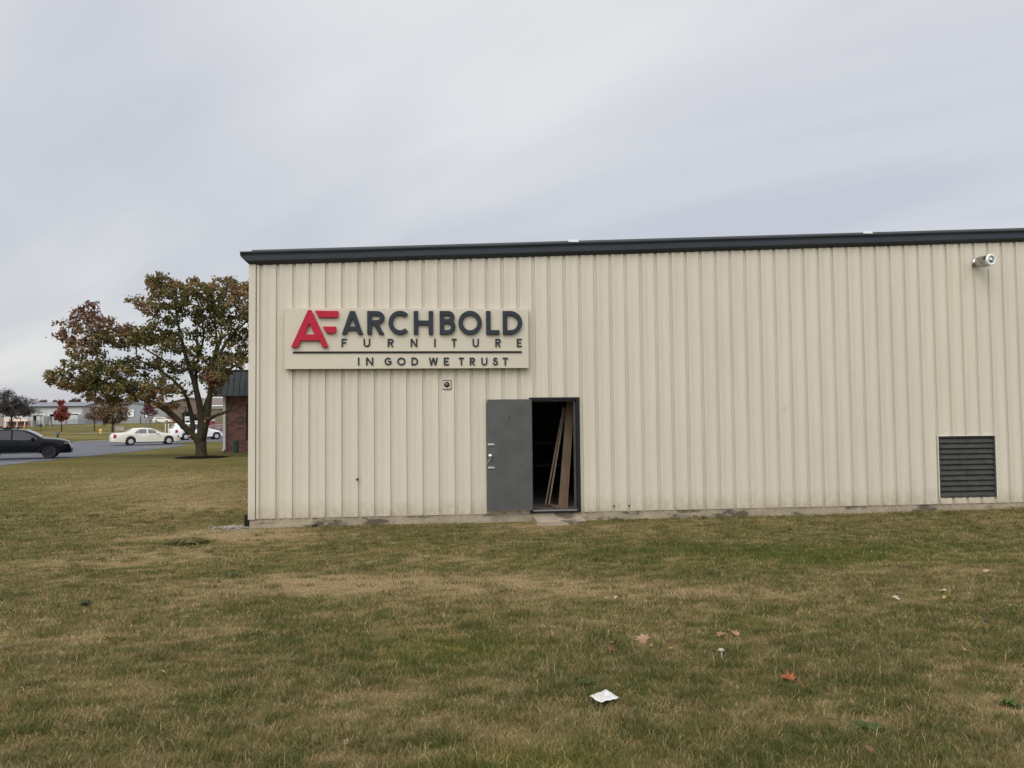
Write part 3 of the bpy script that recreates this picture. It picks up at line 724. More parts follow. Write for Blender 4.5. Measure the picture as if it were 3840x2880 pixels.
def raised(name, polys, x0, z0, depth, bev, mat, y0=-.115):
    cu = bpy.data.curves.new('outline', 'CURVE'); cu.dimensions = '2D'; cu.fill_mode = 'BOTH'; cu.extrude = depth/2-bev; cu.bevel_depth = bev; cu.bevel_resolution = 1; cu.offset = -bev
    for lp in polys:
        sp = cu.splines.new('POLY'); sp.points.add(len(lp)-1); sp.use_cyclic_u = True
        for p, q in zip(sp.points, lp): p.co = (q[0], q[1], 0, 1)
    tmp = bpy.data.objects.new('outline', cu); COL.objects.link(tmp)
    bpy.context.view_layer.update()
    me = bpy.data.meshes.new_from_object(tmp.evaluated_get(bpy.context.evaluated_depsgraph_get()))
    bpy.data.objects.remove(tmp); bpy.data.curves.remove(cu)
    co = np.empty(len(me.vertices)*3); me.vertices.foreach_get('co', co); co = co.reshape(-1, 3)
    out = np.stack([co[:, 0]+x0, y0-depth/2-co[:, 2]-.0005, co[:, 1]+z0], -1)
    me.vertices.foreach_set('co', out.ravel()); me.update(); me.materials.clear()
    o = obj(name, me, mat, sign); return o
def put(ch, x0, x1, y0, y1, tpx, depth, bev, res):
    w = sx(x1)-sx(x0); zt = sz((x0+x1)/2, y0); zb = sz((x0+x1)/2, y1); h = zt-zb
    s = letter_sdf(ch, w, h, tpx/525*SH, res)
    raised('letter', [simplify(lp, h*.0025) for lp in contours(s, 0)], sx(x0), zb, depth, bev, M_LET)
for ch, a, b in [('A', 523, 722), ('R', 750, 905), ('C', 934, 1113), ('H', 1153, 1323), ('B', 1380, 1520), ('O', 1545, 1752), ('L', 1790, 1908), ('D', 1938, 2112)]:
    put(ch, a, b, 84 if ch in 'CO' else 86, 292 if ch in 'CO' else 290, 39, .055, .006, 64)
for ch, a, b in [('F', 527, 573), ('U', 716, 775), ('R', 925, 979), ('N', 1125, 1184), ('I', 1331, 1344), ('T', 1483, 1530), ('U', 1669, 1725), ('R', 1871, 1922), ('E', 2063, 2107)]:
    put(ch, a, b, 325, 397, 13, .018, .002, 40)
for ch, a, b in [('I', 668, 681), ('N', 738, 800), ('G', 897, 958), ('O', 1007, 1080), ('D', 1131, 1190), ('W', 1282, 1363), ('E', 1414, 1460), ('T', 1546, 1592), ('R', 1643, 1692), ('U', 1745, 1800), ('S', 1848, 1893), ('T', 1935, 1982)]:
    put(ch, a, b, 488, 556, 12.5, .018, .002, 40)
def rnd(poly, r, k=4):
    out = []; n = len(poly)
    for i in range(n):
        p = Vector(poly[i]); a = Vector(poly[i-1]); b = Vector(poly[(i+1) % n])
        da = (a-p); db = (b-p); ra = min(r, da.length*.45); rb = min(r, db.length*.45); p0 = p+da.normalized()*ra; p1 = p+db.normalized()*rb
        for j in range(k+1):
            t = j/k; out.append(tuple(p0*(1-t)**2+p*2*t*(1-t)+p1*t*t))
    return out
def sp(pts): return [(sx(x), sz(x, y)) for x, y in pts]
em = [rnd(sp([(243, 78), (271, 78), (415, 390), (411, 404), (368, 404), (343, 345), (183, 345), (157, 404), (102, 404), (105, 390)]), .018),
      rnd(sp([(256, 196), (217, 290), (299, 290)]), .008),
      rnd(sp([(303, 84), (502, 86), (502, 136), (492, 144), (334, 144)]), .012), rnd(sp([(368, 222), (483, 222), (483, 268), (470, 280), (401, 280)]), .012)]
raised('emblem', em, 0, 0, .060, .006, M_RED)
mb = MB(); mb.add([(sx(112), -.133, sz(112, 452)), (sx(2105), -.133, sz(2105, 447)), (sx(2105), -.133, sz(2105, 432)), (sx(112), -.133, sz(112, 437)),
                   (sx(112), -.1155, sz(112, 452)), (sx(2105), -.1155, sz(2105, 447)), (sx(2105), -.1155, sz(2105, 432)), (sx(112), -.1155, sz(112, 437))],
                  [(0, 1, 2, 3), (0, 4, 5, 1), (1, 5, 6, 2), (2, 6, 7, 3), (3, 7, 4, 0)])
mb.build('rule_line', M_BLACK, sign)

# ------------------------------------------------------------------ small things on the wall
vent = thing('exhaust_vent', 'small square wall vent with dark round opening below the sign', 'vent', tuple(WM @ Vector((VX, -.03, VZ))), A)
mb = MB(); pl = .078
# plate with a round hole
ring = 24; vs = []; fs = []
for k in range(ring):
    a = 2*math.pi*k/ring; c, s_ = math.cos(a), math.sin(a); m_ = max(abs(c), abs(s_))
    vs += [(c*.056, -.006, s_*.056), (c/m_*pl, -.006, s_/m_*pl), (c*.056, .02, s_*.056)]
for k in range(ring):
    k2 = (k+1) % ring; fs += [(k*3, k*3+1, k2*3+1, k2*3), (k*3+2, k*3, k2*3, k2*3+2)]
mb.add(vs, fs); mb.build('plate', pm('vent_plate', (.50, .44, .38), .6, var=.15, scale=20), vent)
mb = MB(); mb.lathe([(0, 0), (.058, 0), (.058, .004), (.040, .018), (0, .024)], 24, Matrix.Translation((0, .018, 0)) @ MY); mb.build('lens', M_GLASS, vent, smooth=True)
mb = MB(); mb.box(-.084, .084, .022, .03, -.084, .084); mb.build('backing', M_BLACK, vent)
mb = MB(); mb.box(-.088, .088, -.010, .0, .079, .090); mb.box(-.088, .088, -.010, .0, -.090, -.079); mb.box(.079, .088, -.010, .0, -.079, .079); mb.build('rim', pm('recess_shade_rim', (.07, .05, .04), .8), vent)  # dark strips paint the shading around the recessed vent plate
px_, pz_ = loc(1341, 1797)
stub = thing('pipe_stub', 'small brown pipe stub sticking out of the siding left of the door', 'pipe', tuple(WM @ Vector((px_, -.03, pz_))), A)
mb = MB(); mb.lathe([(.0, 0), (.026, 0), (.026, .006), (.017, .008), (.017, .06), (.012, .06), (.012, .03), (0, .03)], 14, MY); mb.build('pipe', pm('brown_pipe', (.09, .05, .035), .6), stub)
lx_, lz_ = loc(3652, 986)
lamp = thing('wall_lamp', 'chrome cylindrical flood lamp high on the wall near the right end', 'wall lamp', tuple(WM @ Vector((lx_, -.034, lz_))), A)
mb = MB(); mb.lathe([(0, 0), (.075, 0), (.075, .03), (.05, .05), (.05, .10), (0, .10)], 18, MY); mb.build('mount', M_ALU, lamp, smooth=False)
ax = Vector((.17, -.98, -.05)).normalized(); LM = Matrix.Translation((.015, -.04, .0)) @ ax.to_track_quat('Z', 'Y').to_matrix().to_4x4()
mb = MB(); mb.lathe([(0, .02), (.07, .02), (.106, .05), (.112, .10), (.112, .31), (0, .31)], 8, LM); mb.build('housing', pm('faceted_chrome', (.40, .41, .41), .16, 1., var=.35, scale=14), lamp)
mb = MB(); mb.lathe([(.075, .305), (.112, .305), (.120, .32), (.120, .342), (.108, .355), (.078, .350), (.070, .32), (.075, .305)], 24, LM); mb.build('rim', M_WHITE, lamp, smooth=True)
mb = MB(); mb.lathe([(0, .312), (.076, .312), (.070, .34), (.052, .346), (.045, .335), (.036, .358), (0, .372)], 24, LM); mb.build('lens', M_ALU, lamp, smooth=True)
mb = MB(); mb.tube([(.05, -.14, -.10), (.11, -.16, -.115)], .018, 10); mb.build('adjusting_knob', M_WHITE, lamp)

# gravel at the corner
def gravel():
    n = 420; vs = []; fs = []; mb = MB()
    for i in range(n):
        a = random.uniform(0, 2*math.pi); r = abs(random.gauss(0, .26)); x = CX-.32+math.cos(a)*r*1.1; y = CY-.02+math.sin(a)*r*.9
        if x > CX-.0 and y > CY-.04: continue
        s_ = random.uniform(.008, .022); z = gzf(x, y)+s_*.4+max(0, .03-r*.08)
        o = len(mb.v)
        for dx, dy, dz in [(1, 0, 0), (-1, 0, 0), (0, 1, 0), (0, -1, 0), (0, 0, 1), (0, 0, -1)]:
            mb.v.append((x+dx*s_*random.uniform(.6, 1.2), y+dy*s_*random.uniform(.6, 1.2), z+dz*s_*random.uniform(.5, .9)))
        for f in [(0, 2, 4), (2, 1, 4), (1, 3, 4), (3, 0, 4), (2, 0, 5), (1, 2, 5), (3, 1, 5), (0, 3, 5)]: mb.f.append(tuple(o+k for k in f))
    g = mb.build('gravel', pm('pale_gravel', (.27, .245, .205), .9, var=.4, scale=30)); kind(g, 'stuff'); tag(g, 'small patch of pale gravel at the warehouse corner', 'gravel')
gravel()

# ------------------------------------------------------------------ things on the lawn
def leaf_shape(kind_, s):
    if kind_ == 'lobed':
        pr = [(0, -.55), (.06, -.35), (.30, -.42), (.22, -.20), (.52, -.12), (.30, .05), (.46, .34), (.20, .26), (.10, .40), (0, .62)]
    else:
        pr = [(0, -.5), (.14, -.38), (.25, -.15), (.28, .08), (.20, .30), (0, .52)]
    pts = pr+[(-x, y) for x, y in reversed(pr[1:-1])]
    return [(x*s, y*s) for x, y in pts]
def fallen(u, v, s, col, label, kind_='lobed', tilt=.25, lift=.035, curl=.4, name='fallen_leaf'):
    s *= .64; lift *= .62; col = tuple(c*.74 for c in col); p = gp(u, v); a = random.uniform(0, 6.28); pts = leaf_shape(kind_, s)
    vs = [(0, 0, 0)]+[(x, y, curl*(abs(x)**1.0)*random.uniform(.7, 1.3)+random.uniform(-.05, .05)*s) for x, y in pts]; n = len(pts)
    mb = MB(); mb.add(vs, [(0, i+1, (i+1) % n+1) for i in range(n)])
    mb.tube([(0, -s*.5, .0), (s*.05, -s*.85, s*.08)], s*.025, 5)
    o = mb.build(name, pm('leaf_%s' % '_'.join('%d' % int(c*100) for c in col), col, .7, var=.25, scale=30)); o.location = p+Vector((0, 0, lift)); o.rotation_euler = (random.uniform(-tilt, tilt)+.25, random.uniform(-tilt, tilt), a)
    tag(o, label, 'leaf', 'fallen leaves on the lawn')
for a in [(2302, 2420, .155, (.30, .17, .09), 'large curled tan brown leaf just above a dark red one'), (2290, 2447, .12, (.15, .045, .025), 'dark reddish brown curled leaf touching a tan brown leaf'),
          (2411, 2408, .20, (.36, .22, .13), 'broad pale tan lobed leaf left of the small yellow leaf'), (2442, 2431, .055, (.55, .40, .06), 'tiny bright yellow leaf beside the broad tan leaf', 'oval'),
          (2517, 2441, .09, (.42, .28, .035), 'golden yellow leaf right of the broad tan leaf', 'oval'), (2705, 2390, .15, (.38, .20, .12), 'left of two close orange tan lobed leaves'),
          (2757, 2386, .13, (.40, .21, .11), 'right of two close orange tan lobed leaves'), (2958, 2555, .165, (.36, .085, .022), 'vivid orange red lobed leaf right of the white paper'),
          (3258, 2179, .15, (.58, .46, .20), 'pale yellow oval leaf on the worn strip', 'oval'), (3361, 2252, .13, (.50, .42, .33), 'pale beige crumpled lobed leaf on the lawn at right'),
          (3537, 2222, .11, (.62, .56, .40), 'cream coloured curled leaf above a yellow leaf', 'oval'), (3543, 2247, .10, (.52, .36, .08), 'yellow leaf just below a cream curled leaf', 'oval'),
          (3632, 2248, .055, (.55, .38, .07), 'tiny yellow leaf right of the cream and yellow pair', 'oval'), (3790, 2277, .06, (.58, .42, .05), 'small yellow leaf nearest the right edge', 'oval'),
          (3704, 2150, .19, (.45, .28, .19), 'pinkish tan leaf farthest back at the right'), (3701, 2334, .14, (.065, .04, .025), 'dark brown curled leaf near the right edge'),
          (3622, 2450, .11, (.40, .24, .15), 'tan folded leaf below the dark brown one'), (3412, 2310, .08, (.55, .50, .40), 'narrow whitish leaf on the right lawn', 'oval'),
          (3258, 2825, .075, (.24, .10, .06), 'brown leaf nearest the camera at lower right'), (2272, 2249, .08, (.42, .33, .20), 'left of two small pale leaves in the worn strip', 'oval'),
          (2310, 2247, .10, (.50, .41, .27), 'right of two small pale leaves in the worn strip', 'oval'), (610, 2528, .06, (.55, .47, .30), 'single small straw coloured leaf on the left lawn', 'oval')]:
    fallen(*a)
# paper
c4 = [gp(u, v) for u, v in [(2211, 2635), (2276, 2604), (2320, 2638), (2254, 2657)]]
mb = MB(); n = 8; c0 = sum(c4, Vector())/4
for j in range(n+1):
    for i in range(n+1):
        s_, t = i/n, j/n; p = (c4[0]*(1-s_)*(1-t)+c4[1]*s_*(1-t)+c4[2]*s_*t+c4[3]*(1-s_)*t)-c0
        mb.v.append((p.x, p.y, p.z+.036+.004*math.sin(s_*5+1)+.004*math.sin(t*6+s_*3)+.003*math.sin(s_*17+t*9)))
for j in range(n):
    for i in range(n): mb.f.append((j*(n+1)+i, j*(n+1)+i+1, (j+1)*(n+1)+i+1, (j+1)*(n+1)+i))
pp = mb.build('paper', pm('dirty_paper', (.60, .61, .62), .8, var=.06, scale=9, tint2=(.48, .45, .39)), smooth=True); pp.location = c0
md = pp.modifiers.new('thick', 'SOLIDIFY'); md.thickness = .003
tag(pp, 'square white sheet of crumpled paper lying on the grass', 'paper')
# mushroom
p = gp(2705, 2476); mu = thing('mushroom', 'small pale mushroom on a thin stalk in the grass', 'mushroom', p)
mb = MB(); mb.tube([(0, 0, -.02), (.004, 0, .035), (.001, 0, .075)], [.006, .005, .0045], 8); mb.build('stalk', pm('mushroom_stalk', (.50, .44, .34), .8), mu, smooth=True)
mb = MB(); mb.lathe([(0, .070), (.020, .070), (.025, .075), (.018, .085), (0, .091)], 14); mb.build('cap', pm('mushroom_cap', (.38, .30, .21), .7), mu, smooth=True)
# weeds
def weed(u, v, r, h, col, label, nl=26, wf=.22):
    col = (col[0]*1.45, col[1]*1.1, col[2]*1.1); r *= .62; h *= .7; p = gp(u, v); V = []; Fi = []; T = []
    for i in range(nl):
        a = random.uniform(0, 6.28); L = r*random.uniform(.5, 1.1); w = L*wf; up = h*random.uniform(.3, 1)
        d = Vector((math.cos(a), math.sin(a), 0)); s_ = Vector((-d.y, d.x, 0)); b = len(V)
        V += [p-s_*w*.3, p+s_*w*.3, p+d*L*.55+s_*w+Vector((0, 0, up)), p+d*L*.55-s_*w+Vector((0, 0, up)), p+d*L+s_*w*.15+Vector((0, 0, up*.75)), p+d*L-s_*w*.15+Vector((0, 0, up*.75))]
        Fi += [b, b+1, b+2, b+3, b+3, b+2, b+4, b+5]; k = random.uniform(.7, 1.3); T += [tuple(c*k for c in col)]*2
    o = np_mesh('weed', np.array([tuple(q) for q in V])-np.array(p), np.array(Fi), 4, M_LEAF, tint=np.array(T)); o.location = p
    tag(o, label, 'weed', 'broadleaf weeds in the lawn')
weed(3785, 2650, .12, .07, (.055, .10, .025), 'bright green leafy weed at the right edge of the lawn')
weed(318, 2272, .15, .09, (.042, .065, .022), 'dark green weed alone on the left lawn')
weed(870, 2160, .20, .07, (.045, .08, .022), 'low green weed on the worn ground left of the warehouse door', 34)
weed(3240, 2740, .16, .06, (.045, .085, .022), 'spreading green weed low in the right foreground', 34)
weed(2205, 2565, .10, .05, (.045, .08, .025), 'small green weed just above the white paper')
weed(705, 2036, .62, .11, (.105, .125, .040), 'wide yellowish green grassy weed clump by the gravel corner', 420, .035)
weed(1180, 1975, .14, .09, (.04, .065, .02), 'dark weed tuft growing against the concrete foundation')

# ------------------------------------------------------------------ trees
def grow(att, nodes, parents, di, dk, step, iters=90, up=.0):
    """space colonisation: nodes list grows towards the attractor cloud"""
    att = np.array(att, float); nodes = [np.array(p, float) for p in nodes]; par = list(parents)
    P = np.array(nodes); D = np.linalg.norm(att[:, None]-P[None], axis=2); near = D.argmin(1); dist = D.min(1)
    alive = np.ones(len(att), bool); done = set()
    for it in range(iters):
        m = alive & (dist < di)
        if not m.any():
            if not alive.any(): break
            di *= 1.4; continue
        dirs = {}
        for a in np.nonzero(m)[0]:
            v = att[a]-nodes[near[a]]; dirs.setdefault(int(near[a]), []).append(v/(np.linalg.norm(v)+1e-9))
        new = []
        for k, vs in dirs.items():
            d = np.sum(vs, 0); d = d+RNG.normal(0, .18*len(vs)**.5, 3); d[2] += up; L_ = np.linalg.norm(d)
            if L_ < 1e-6: continue
            q = nodes[k]+d/L_*step; key = (k, tuple(np.round(q, 2)))
            if key in done: continue
            done.add(key); new.append((q, k))
        if not new: break
        base = len(nodes)
        for q, k in new: nodes.append(q); par.append(k)
        Q = np.array([q for q, k in new]); dd = np.linalg.norm(att[:, None]-Q[None], axis=2); j = dd.argmin(1); mn = dd.min(1)
        b = mn < dist; near[b] = base+j[b]; dist[b] = mn[b]
        alive &= dist > dk
        if len(nodes) > 9000: break
    return np.array(nodes), par
def wood(name, nodes, par, rfix, tip, expo, mat, parent, n=5):
    N_ = len(nodes); kids = [[] for _ in range(N_)]
    for i, p in enumerate(par):
        if p >= 0: kids[p].append(i)
    r = np.zeros(N_); order = sorted(range(N_), key=lambda i: -i)
    acc = np.zeros(N_)
    for i in order:
        r[i] = tip if not kids[i] else acc[i]**(1/expo)
        if i in rfix: r[i] = max(rfix[i], min(r[i], rfix[i]*1.0))
        if par[i] >= 0: acc[par[i]] += min(r[i], .12)**expo
    mb = MB()
    for i in range(N_):
        p = par[i]
        if p < 0: continue
        a, b = Vector(nodes[p]), Vector(nodes[i]); ra = min(r[p], r[i]*1.5) if p not in rfix or i not in rfix else r[p]
        gp_ = par[p]; nn = 9 if r[i] > .09 else (n if r[i] > .02 else 3)
        d = (b-a).normalized(); a2 = a-d*ra*.25
        mb.tube([a2, b], [ra, r[i]], nn, False)
    o = mb.build(name, mat, parent, smooth=True, fix=False)
    return o, r, kids
def leaves(name, pts, size, tint, parent, droop=.5, aspect=1.0, mat=None):
    n = len(pts); s = size*RNG.uniform(.6, 1.3, n)
    a = RNG.uniform(0, 2*np.pi, n); t = RNG.normal(-droop, .55, n)
    d = np.stack([np.cos(a)*np.cos(t), np.sin(a)*np.cos(t), np.sin(t)], -1)
    rnd_ = RNG.normal(0, 1, (n, 3)); sd = np.cross(d, rnd_); sd /= np.linalg.norm(sd, axis=1)[:, None]+1e-9
    nrm = np.cross(d, sd)
    w = (s*.5*aspect)[:, None]; l = s[:, None]
    V = np.empty((n, 6, 3))
    V[:, 0] = pts; V[:, 1] = pts+d*l*.45+sd*w+nrm*l*.08; V[:, 2] = pts+d*l*1.0
    V[:, 3] = pts+d*l*.45-sd*w+nrm*l*.08; V[:, 4] = pts+d*l*.75+sd*w*.8; V[:, 5] = pts+d*l*.75-sd*w*.8
    b = np.arange(n)*6
    fi = np.stack([b, b+1, b+4, b+2, b, b+2, b+5, b+3], -1).ravel()
    return np_mesh(name, V.reshape(-1, 3), fi, 4, mat or M_LEAF, parent, tint=np.repeat(tint, 2, 0))

def maple():
    YT = 42.3; k = YT/F
    base = gp(756, 1716); YT = base.y
    tr = thing('maple_tree', 'large spreading maple with green to rust red autumn leaves beside the warehouse corner', 'tree', base)
    def q(u, v, dy=0.): p = at(u, v, YT); return np.array([p.x-base.x, dy, p.z-base.z])
    limbs = [  # (start limb, index, [(u,v,dy)], radii)
        (None, 0, [(756, 1722, 0), (756, 1712, 0), (755, 1690, 0), (754, 1668, 0), (753, 1652, 0)], [.40, .335, .295, .295, .30]),
        (0, 3, [(740, 1642, -.1), (722, 1628, -.2), (706, 1605, -.35), (690, 1583, -.5), (672, 1563, -.6), (650, 1540, -.8), (625, 1522, -.9), (590, 1505, -1.0), (545, 1488, -1.0), (500, 1468, -.9), (450, 1448, -.7), (400, 1430, -.4), (350, 1418, -.1)], [.20, .19, .175, .165, .155, .145, .135, .12, .105, .09, .075, .06, .045]),
        (1, 1, [(716, 1604, .3), (704, 1578, .6), (692, 1552, .9), (680, 1525, 1.1), (664, 1490, 1.3), (640, 1455, 1.4), (600, 1415, 1.5), (550, 1380, 1.5), (480, 1345, 1.3)], [.13, .125, .12, .11, .10, .09, .075, .06, .045]),
        (0, 4, [(752, 1620, .1), (750, 1585, .2), (747, 1550, .25), (742, 1510, .2), (735, 1470, .1), (727, 1425, 0), (716, 1380, -.2), (703, 1320, -.4), (692, 1260, -.5), (682, 1205, -.6), (672, 1150, -.5)], [.22, .20, .185, .175, .16, .14, .12, .10, .08, .06, .045]),
        (3, 2, [(757, 1525, .5), (764, 1480, .8), (766, 1430, 1.0), (768, 1380, 1.1), (774, 1330, 1.2), (780, 1280, 1.3), (776, 1220, 1.3), (768, 1160, 1.2)], [.13, .12, .11, .10, .09, .075, .06, .045]),
        (0, 4, [(768, 1632, -.2), (780, 1600, -.4), (790, 1570, -.5), (798, 1540, -.6), (803, 1505, -.7), (810, 1470, -.8), (818, 1435, -.9), (832, 1385, -.9), (848, 1325, -.8), (868, 1280, -.6), (900, 1240, -.4), (935, 1200, -.2)], [.20, .185, .165, .155, .15, .14, .13, .11, .10, .085, .07, .05]),
        (5, 2, [(808, 1572, -.9), (828, 1562, -1.1), (850, 1555, -1.3), (876, 1549, -1.5), (898, 1538, -1.6), (915, 1518, -1.7)], [.11, .10, .09, .08, .07, .055]),
        (3, 6, [(700, 1400, -.9), (672, 1370, -1.3), (640, 1345, -1.6), (600, 1320, -1.7)], [.08, .07, .06, .04]),
        (5, 6, [(850, 1410, -1.6), (885, 1390, -2.1), (920, 1375, -2.4)], [.08, .065, .05]),
        (4, 2, [(800, 1390, 1.8), (850, 1340, 2.4), (920, 1300, 2.7)], [.08, .065, .05]),
        (1, 8, [(520, 1455, -1.4), (470, 1400, -1.6), (420, 1350, -1.5), (380, 1290, -1.2)], [.07, .06, .05, .04]),
        (3, 4, [(722, 1425, .5), (712, 1375, .8), (722, 1320, 1.0), (735, 1260, 1.1), (732, 1200, 1.0)], [.09, .08, .07, .055, .04]),
        (5, 5, [(800, 1430, -.2), (795, 1380, .1), (806, 1320, .3), (822, 1260, .4), (815, 1190, .4)], [.09, .08, .07, .055, .04]),
        (4, 3, [(752, 1345, .3), (742, 1300, -.1), (745, 1240, -.3)], [.07, .06, .045]),
    ]
    nodes = []; par = []; rfix = {}; idx = []
    for src, si, pts, rad in limbs:
        prev = -1 if src is None else idx[src][si]; ids = []
        for (u, v, dy), r in zip(pts, rad):
            nodes.append(q(u, v, dy)); par.append(prev); prev = len(nodes)-1; rfix[prev] = r; ids.append(prev)
        idx.append(ids)
    # crown masses, in the photograph's proportions: (u, v, ru, rv, depth centre, weight)
    c3 = [(1240, 240, 120, 140, .2, 1), (1600, 300, 270, 140, .3, 1.1), (1960, 290, 250, 150, -.2, 1), (1330, 470, 240, 190, -.3, 1), (1750, 500, 330, 150, .5, 1), (2200, 470, 300, 280, 0, 1.1),
          (1260, 740, 250, 120, -.6, 1), (1470, 870, 250, 110, -.4, .8), (2020, 780, 220, 130, -.3, .6), (480, 560, 120, 110, 0, 1), (640, 690, 290, 110, .2, 1), (480, 860, 170, 110, -.2, .9),
          (800, 790, 200, 100, .4, .9), (1060, 800, 170, 90, .3, .9), (560, 1060, 250, 130, -.3, 1.1), (290, 1220, 170, 100, -.2, 1), (820, 1150, 320, 120, -.4, 1.1), (560, 1260, 250, 100, .3, 1), (930, 1310, 330, 80, -.6, 1),
          (1270, 1300, 190, 80, -.8, .9), (1440, 1330, 120, 70, -.6, .7), (1360, 1480, 110, 70, -.9, .8), (650, 1390, 190, 60, 0, .6), (1680, 1130, 130, 110, .9, .45), (2080, 1040, 120, 90, -.9, .6), (1950, 1220, 110, 50, -1.3, .7),
          (2550, 800, 330, 380, .3, 1.1), (1700, 980, 230, 120, .4, .42), (1640, 700, 140, 110, .4, .6), (1560, 1080, 120, 120, .8, .4), (1900, 980, 120, 150, .6, .5), (1330, 1080, 150, 60, .2, .3), (1780, 1280, 70, 110, .7, .5), (1850, 1180, 60, 90, -.9, .6), (2080, 930, 100, 100, 1.0, .5), (430, 1310, 160, 60, 0, .5), (700, 1440, 150, 50, .3, .5), (1130, 1400, 140, 50, -.9, .5),  (1000, 1020, 150, 70, .9, .6), (1200, 210, 40, 110, 0, .5), (540, 470, 40, 50, 0, .3), (1020, 420, 50, 60, -.2, .3), (280, 640, 60, 40, 0, .3), (300, 770, 90, 60, -.2, .5)]
    att = []
    for cx, cy, rx, ry, dc, wgt in c3:
        n = int(70*wgt*math.sqrt(rx*ry)/150)+4
        for _ in range(n):
            while True:
                p = RNG.uniform(-1, 1, 3)
                if p @ p < 1: break
            s_ = 800/2212
            c = q(150+(cx+p[0]*rx)*s_, 980+(cy+p[1]*ry)*s_)
            dep = min(2.6, .8+math.sqrt(rx*ry)*s_*k*1.15)
            c[1] = dc+p[2]*dep
            att.append(c)
    nodes, par = grow(att, nodes, par, 1.6, .30, .22, 80)
    o, r, kids = wood('trunk', nodes, par, rfix, .009, 2.35, M_BARK, tr)
    # leaves around twig ends
    tips = [i for i in range(len(nodes)) if r[i] < .030 and i not in rfix]
    tips = np.array(tips); w = np.where(np.array([len(kids[i]) == 0 for i in tips]), 3.2, .8)
    n = 38000
    ch = RNG.choice(len(tips), n, p=w/w.sum()); c = nodes[tips[ch]]
    pts = c+RNG.normal(0, .115, (n, 3))*np.array([1, 1, .85])
    # autumn colour: rust and red towards the outside of the crown, olive within
    cen = np.array([q(770, 1250)[0], 0, q(770, 1250)[2]]); cen2 = np.array([q(480, 1400)[0], 0, q(480, 1400)[2]])
    X = pts[:, 0]; Zp = pts[:, 2]
    outl = np.minimum(np.linalg.norm((pts-cen)/np.array([4.0, 3.0, 3.2]), axis=1), np.linalg.norm((pts-cen2)/np.array([3.8, 2.6, 2.1]), axis=1))
    tu = fbm(X*.9+3, Zp*.9, 61, 3)+.5*(fbm(X*2.5, Zp*2.5+pts[:, 1], 63, 2)-.5)
    tip_rand = RNG.normal(0, .10, len(tips))[ch]
    red = np.clip((outl-.66)*.95+(tu-.5)*1.3+tip_rand+.10*sstep(-2, -6, X), 0, 1)
    stops = [0, .25, .5, .75, 1]; cols = np.array([(.100, .094, .030), (.150, .120, .038), (.195, .132, .054), (.195, .112, .062), (.170, .078, .062)])
    T = np.stack([np.interp(red, stops, cols[:, j]) for j in range(3)], -1)
    crim = ((tu < .20) & (RNG.random(n) < .25))
    T[crim] = np.array([.14, .022, .034])
    T *= RNG.uniform(.65, 1.4, n)[:, None]
    leaves('crown', pts, .128, T, tr, droop=.7, aspect=1.0)
    for u, v, dy, s_ in [(722, 1634, -.42, .055), (787, 1579, -.62, .050)]:
        p = q(u, v, dy); mb = MB(); mb.lathe([(0, 0), (s_*1.25, 0), (s_*1.1, .05), (0, .055)], 14, Matrix.Translation(p) @ Vector((.1, -1, .1)).to_track_quat('Z', 'Y').to_matrix().to_4x4())
        mb.build('pruning_scar', pm('cut_wood', (.36, .16, .08), .9, var=.3, scale=20), tr)
    # mulch bed
    mb = MB(); n = 36; vs = [(base.x, base.y, base.z+.10)]
    for j, (rr, h) in enumerate([(.7, .085), (1.2, .045), (1.5, -.02)]):
        for i in range(n):
            a = 2*math.pi*i/n; R_ = rr*(1+.06*math.sin(i*1.9+j)); vs.append((base.x+R_*math.cos(a), base.y+R_*math.sin(a), gzf(base.x, base.y)+h))
    fs = [(0, 1+i, 1+(i+1) % n) for i in range(n)]
    for j in range(2):
        for i in range(n): fs.append((1+j*n+i, 1+(j+1)*n+i, 1+(j+1)*n+(i+1) % n, 1+j*n+(i+1) % n))
    mb.add(vs, fs); mo = mb.build('mulch_bed', M_MULCH, smooth=True, fix=False); kind(mo, 'structure')
maple()

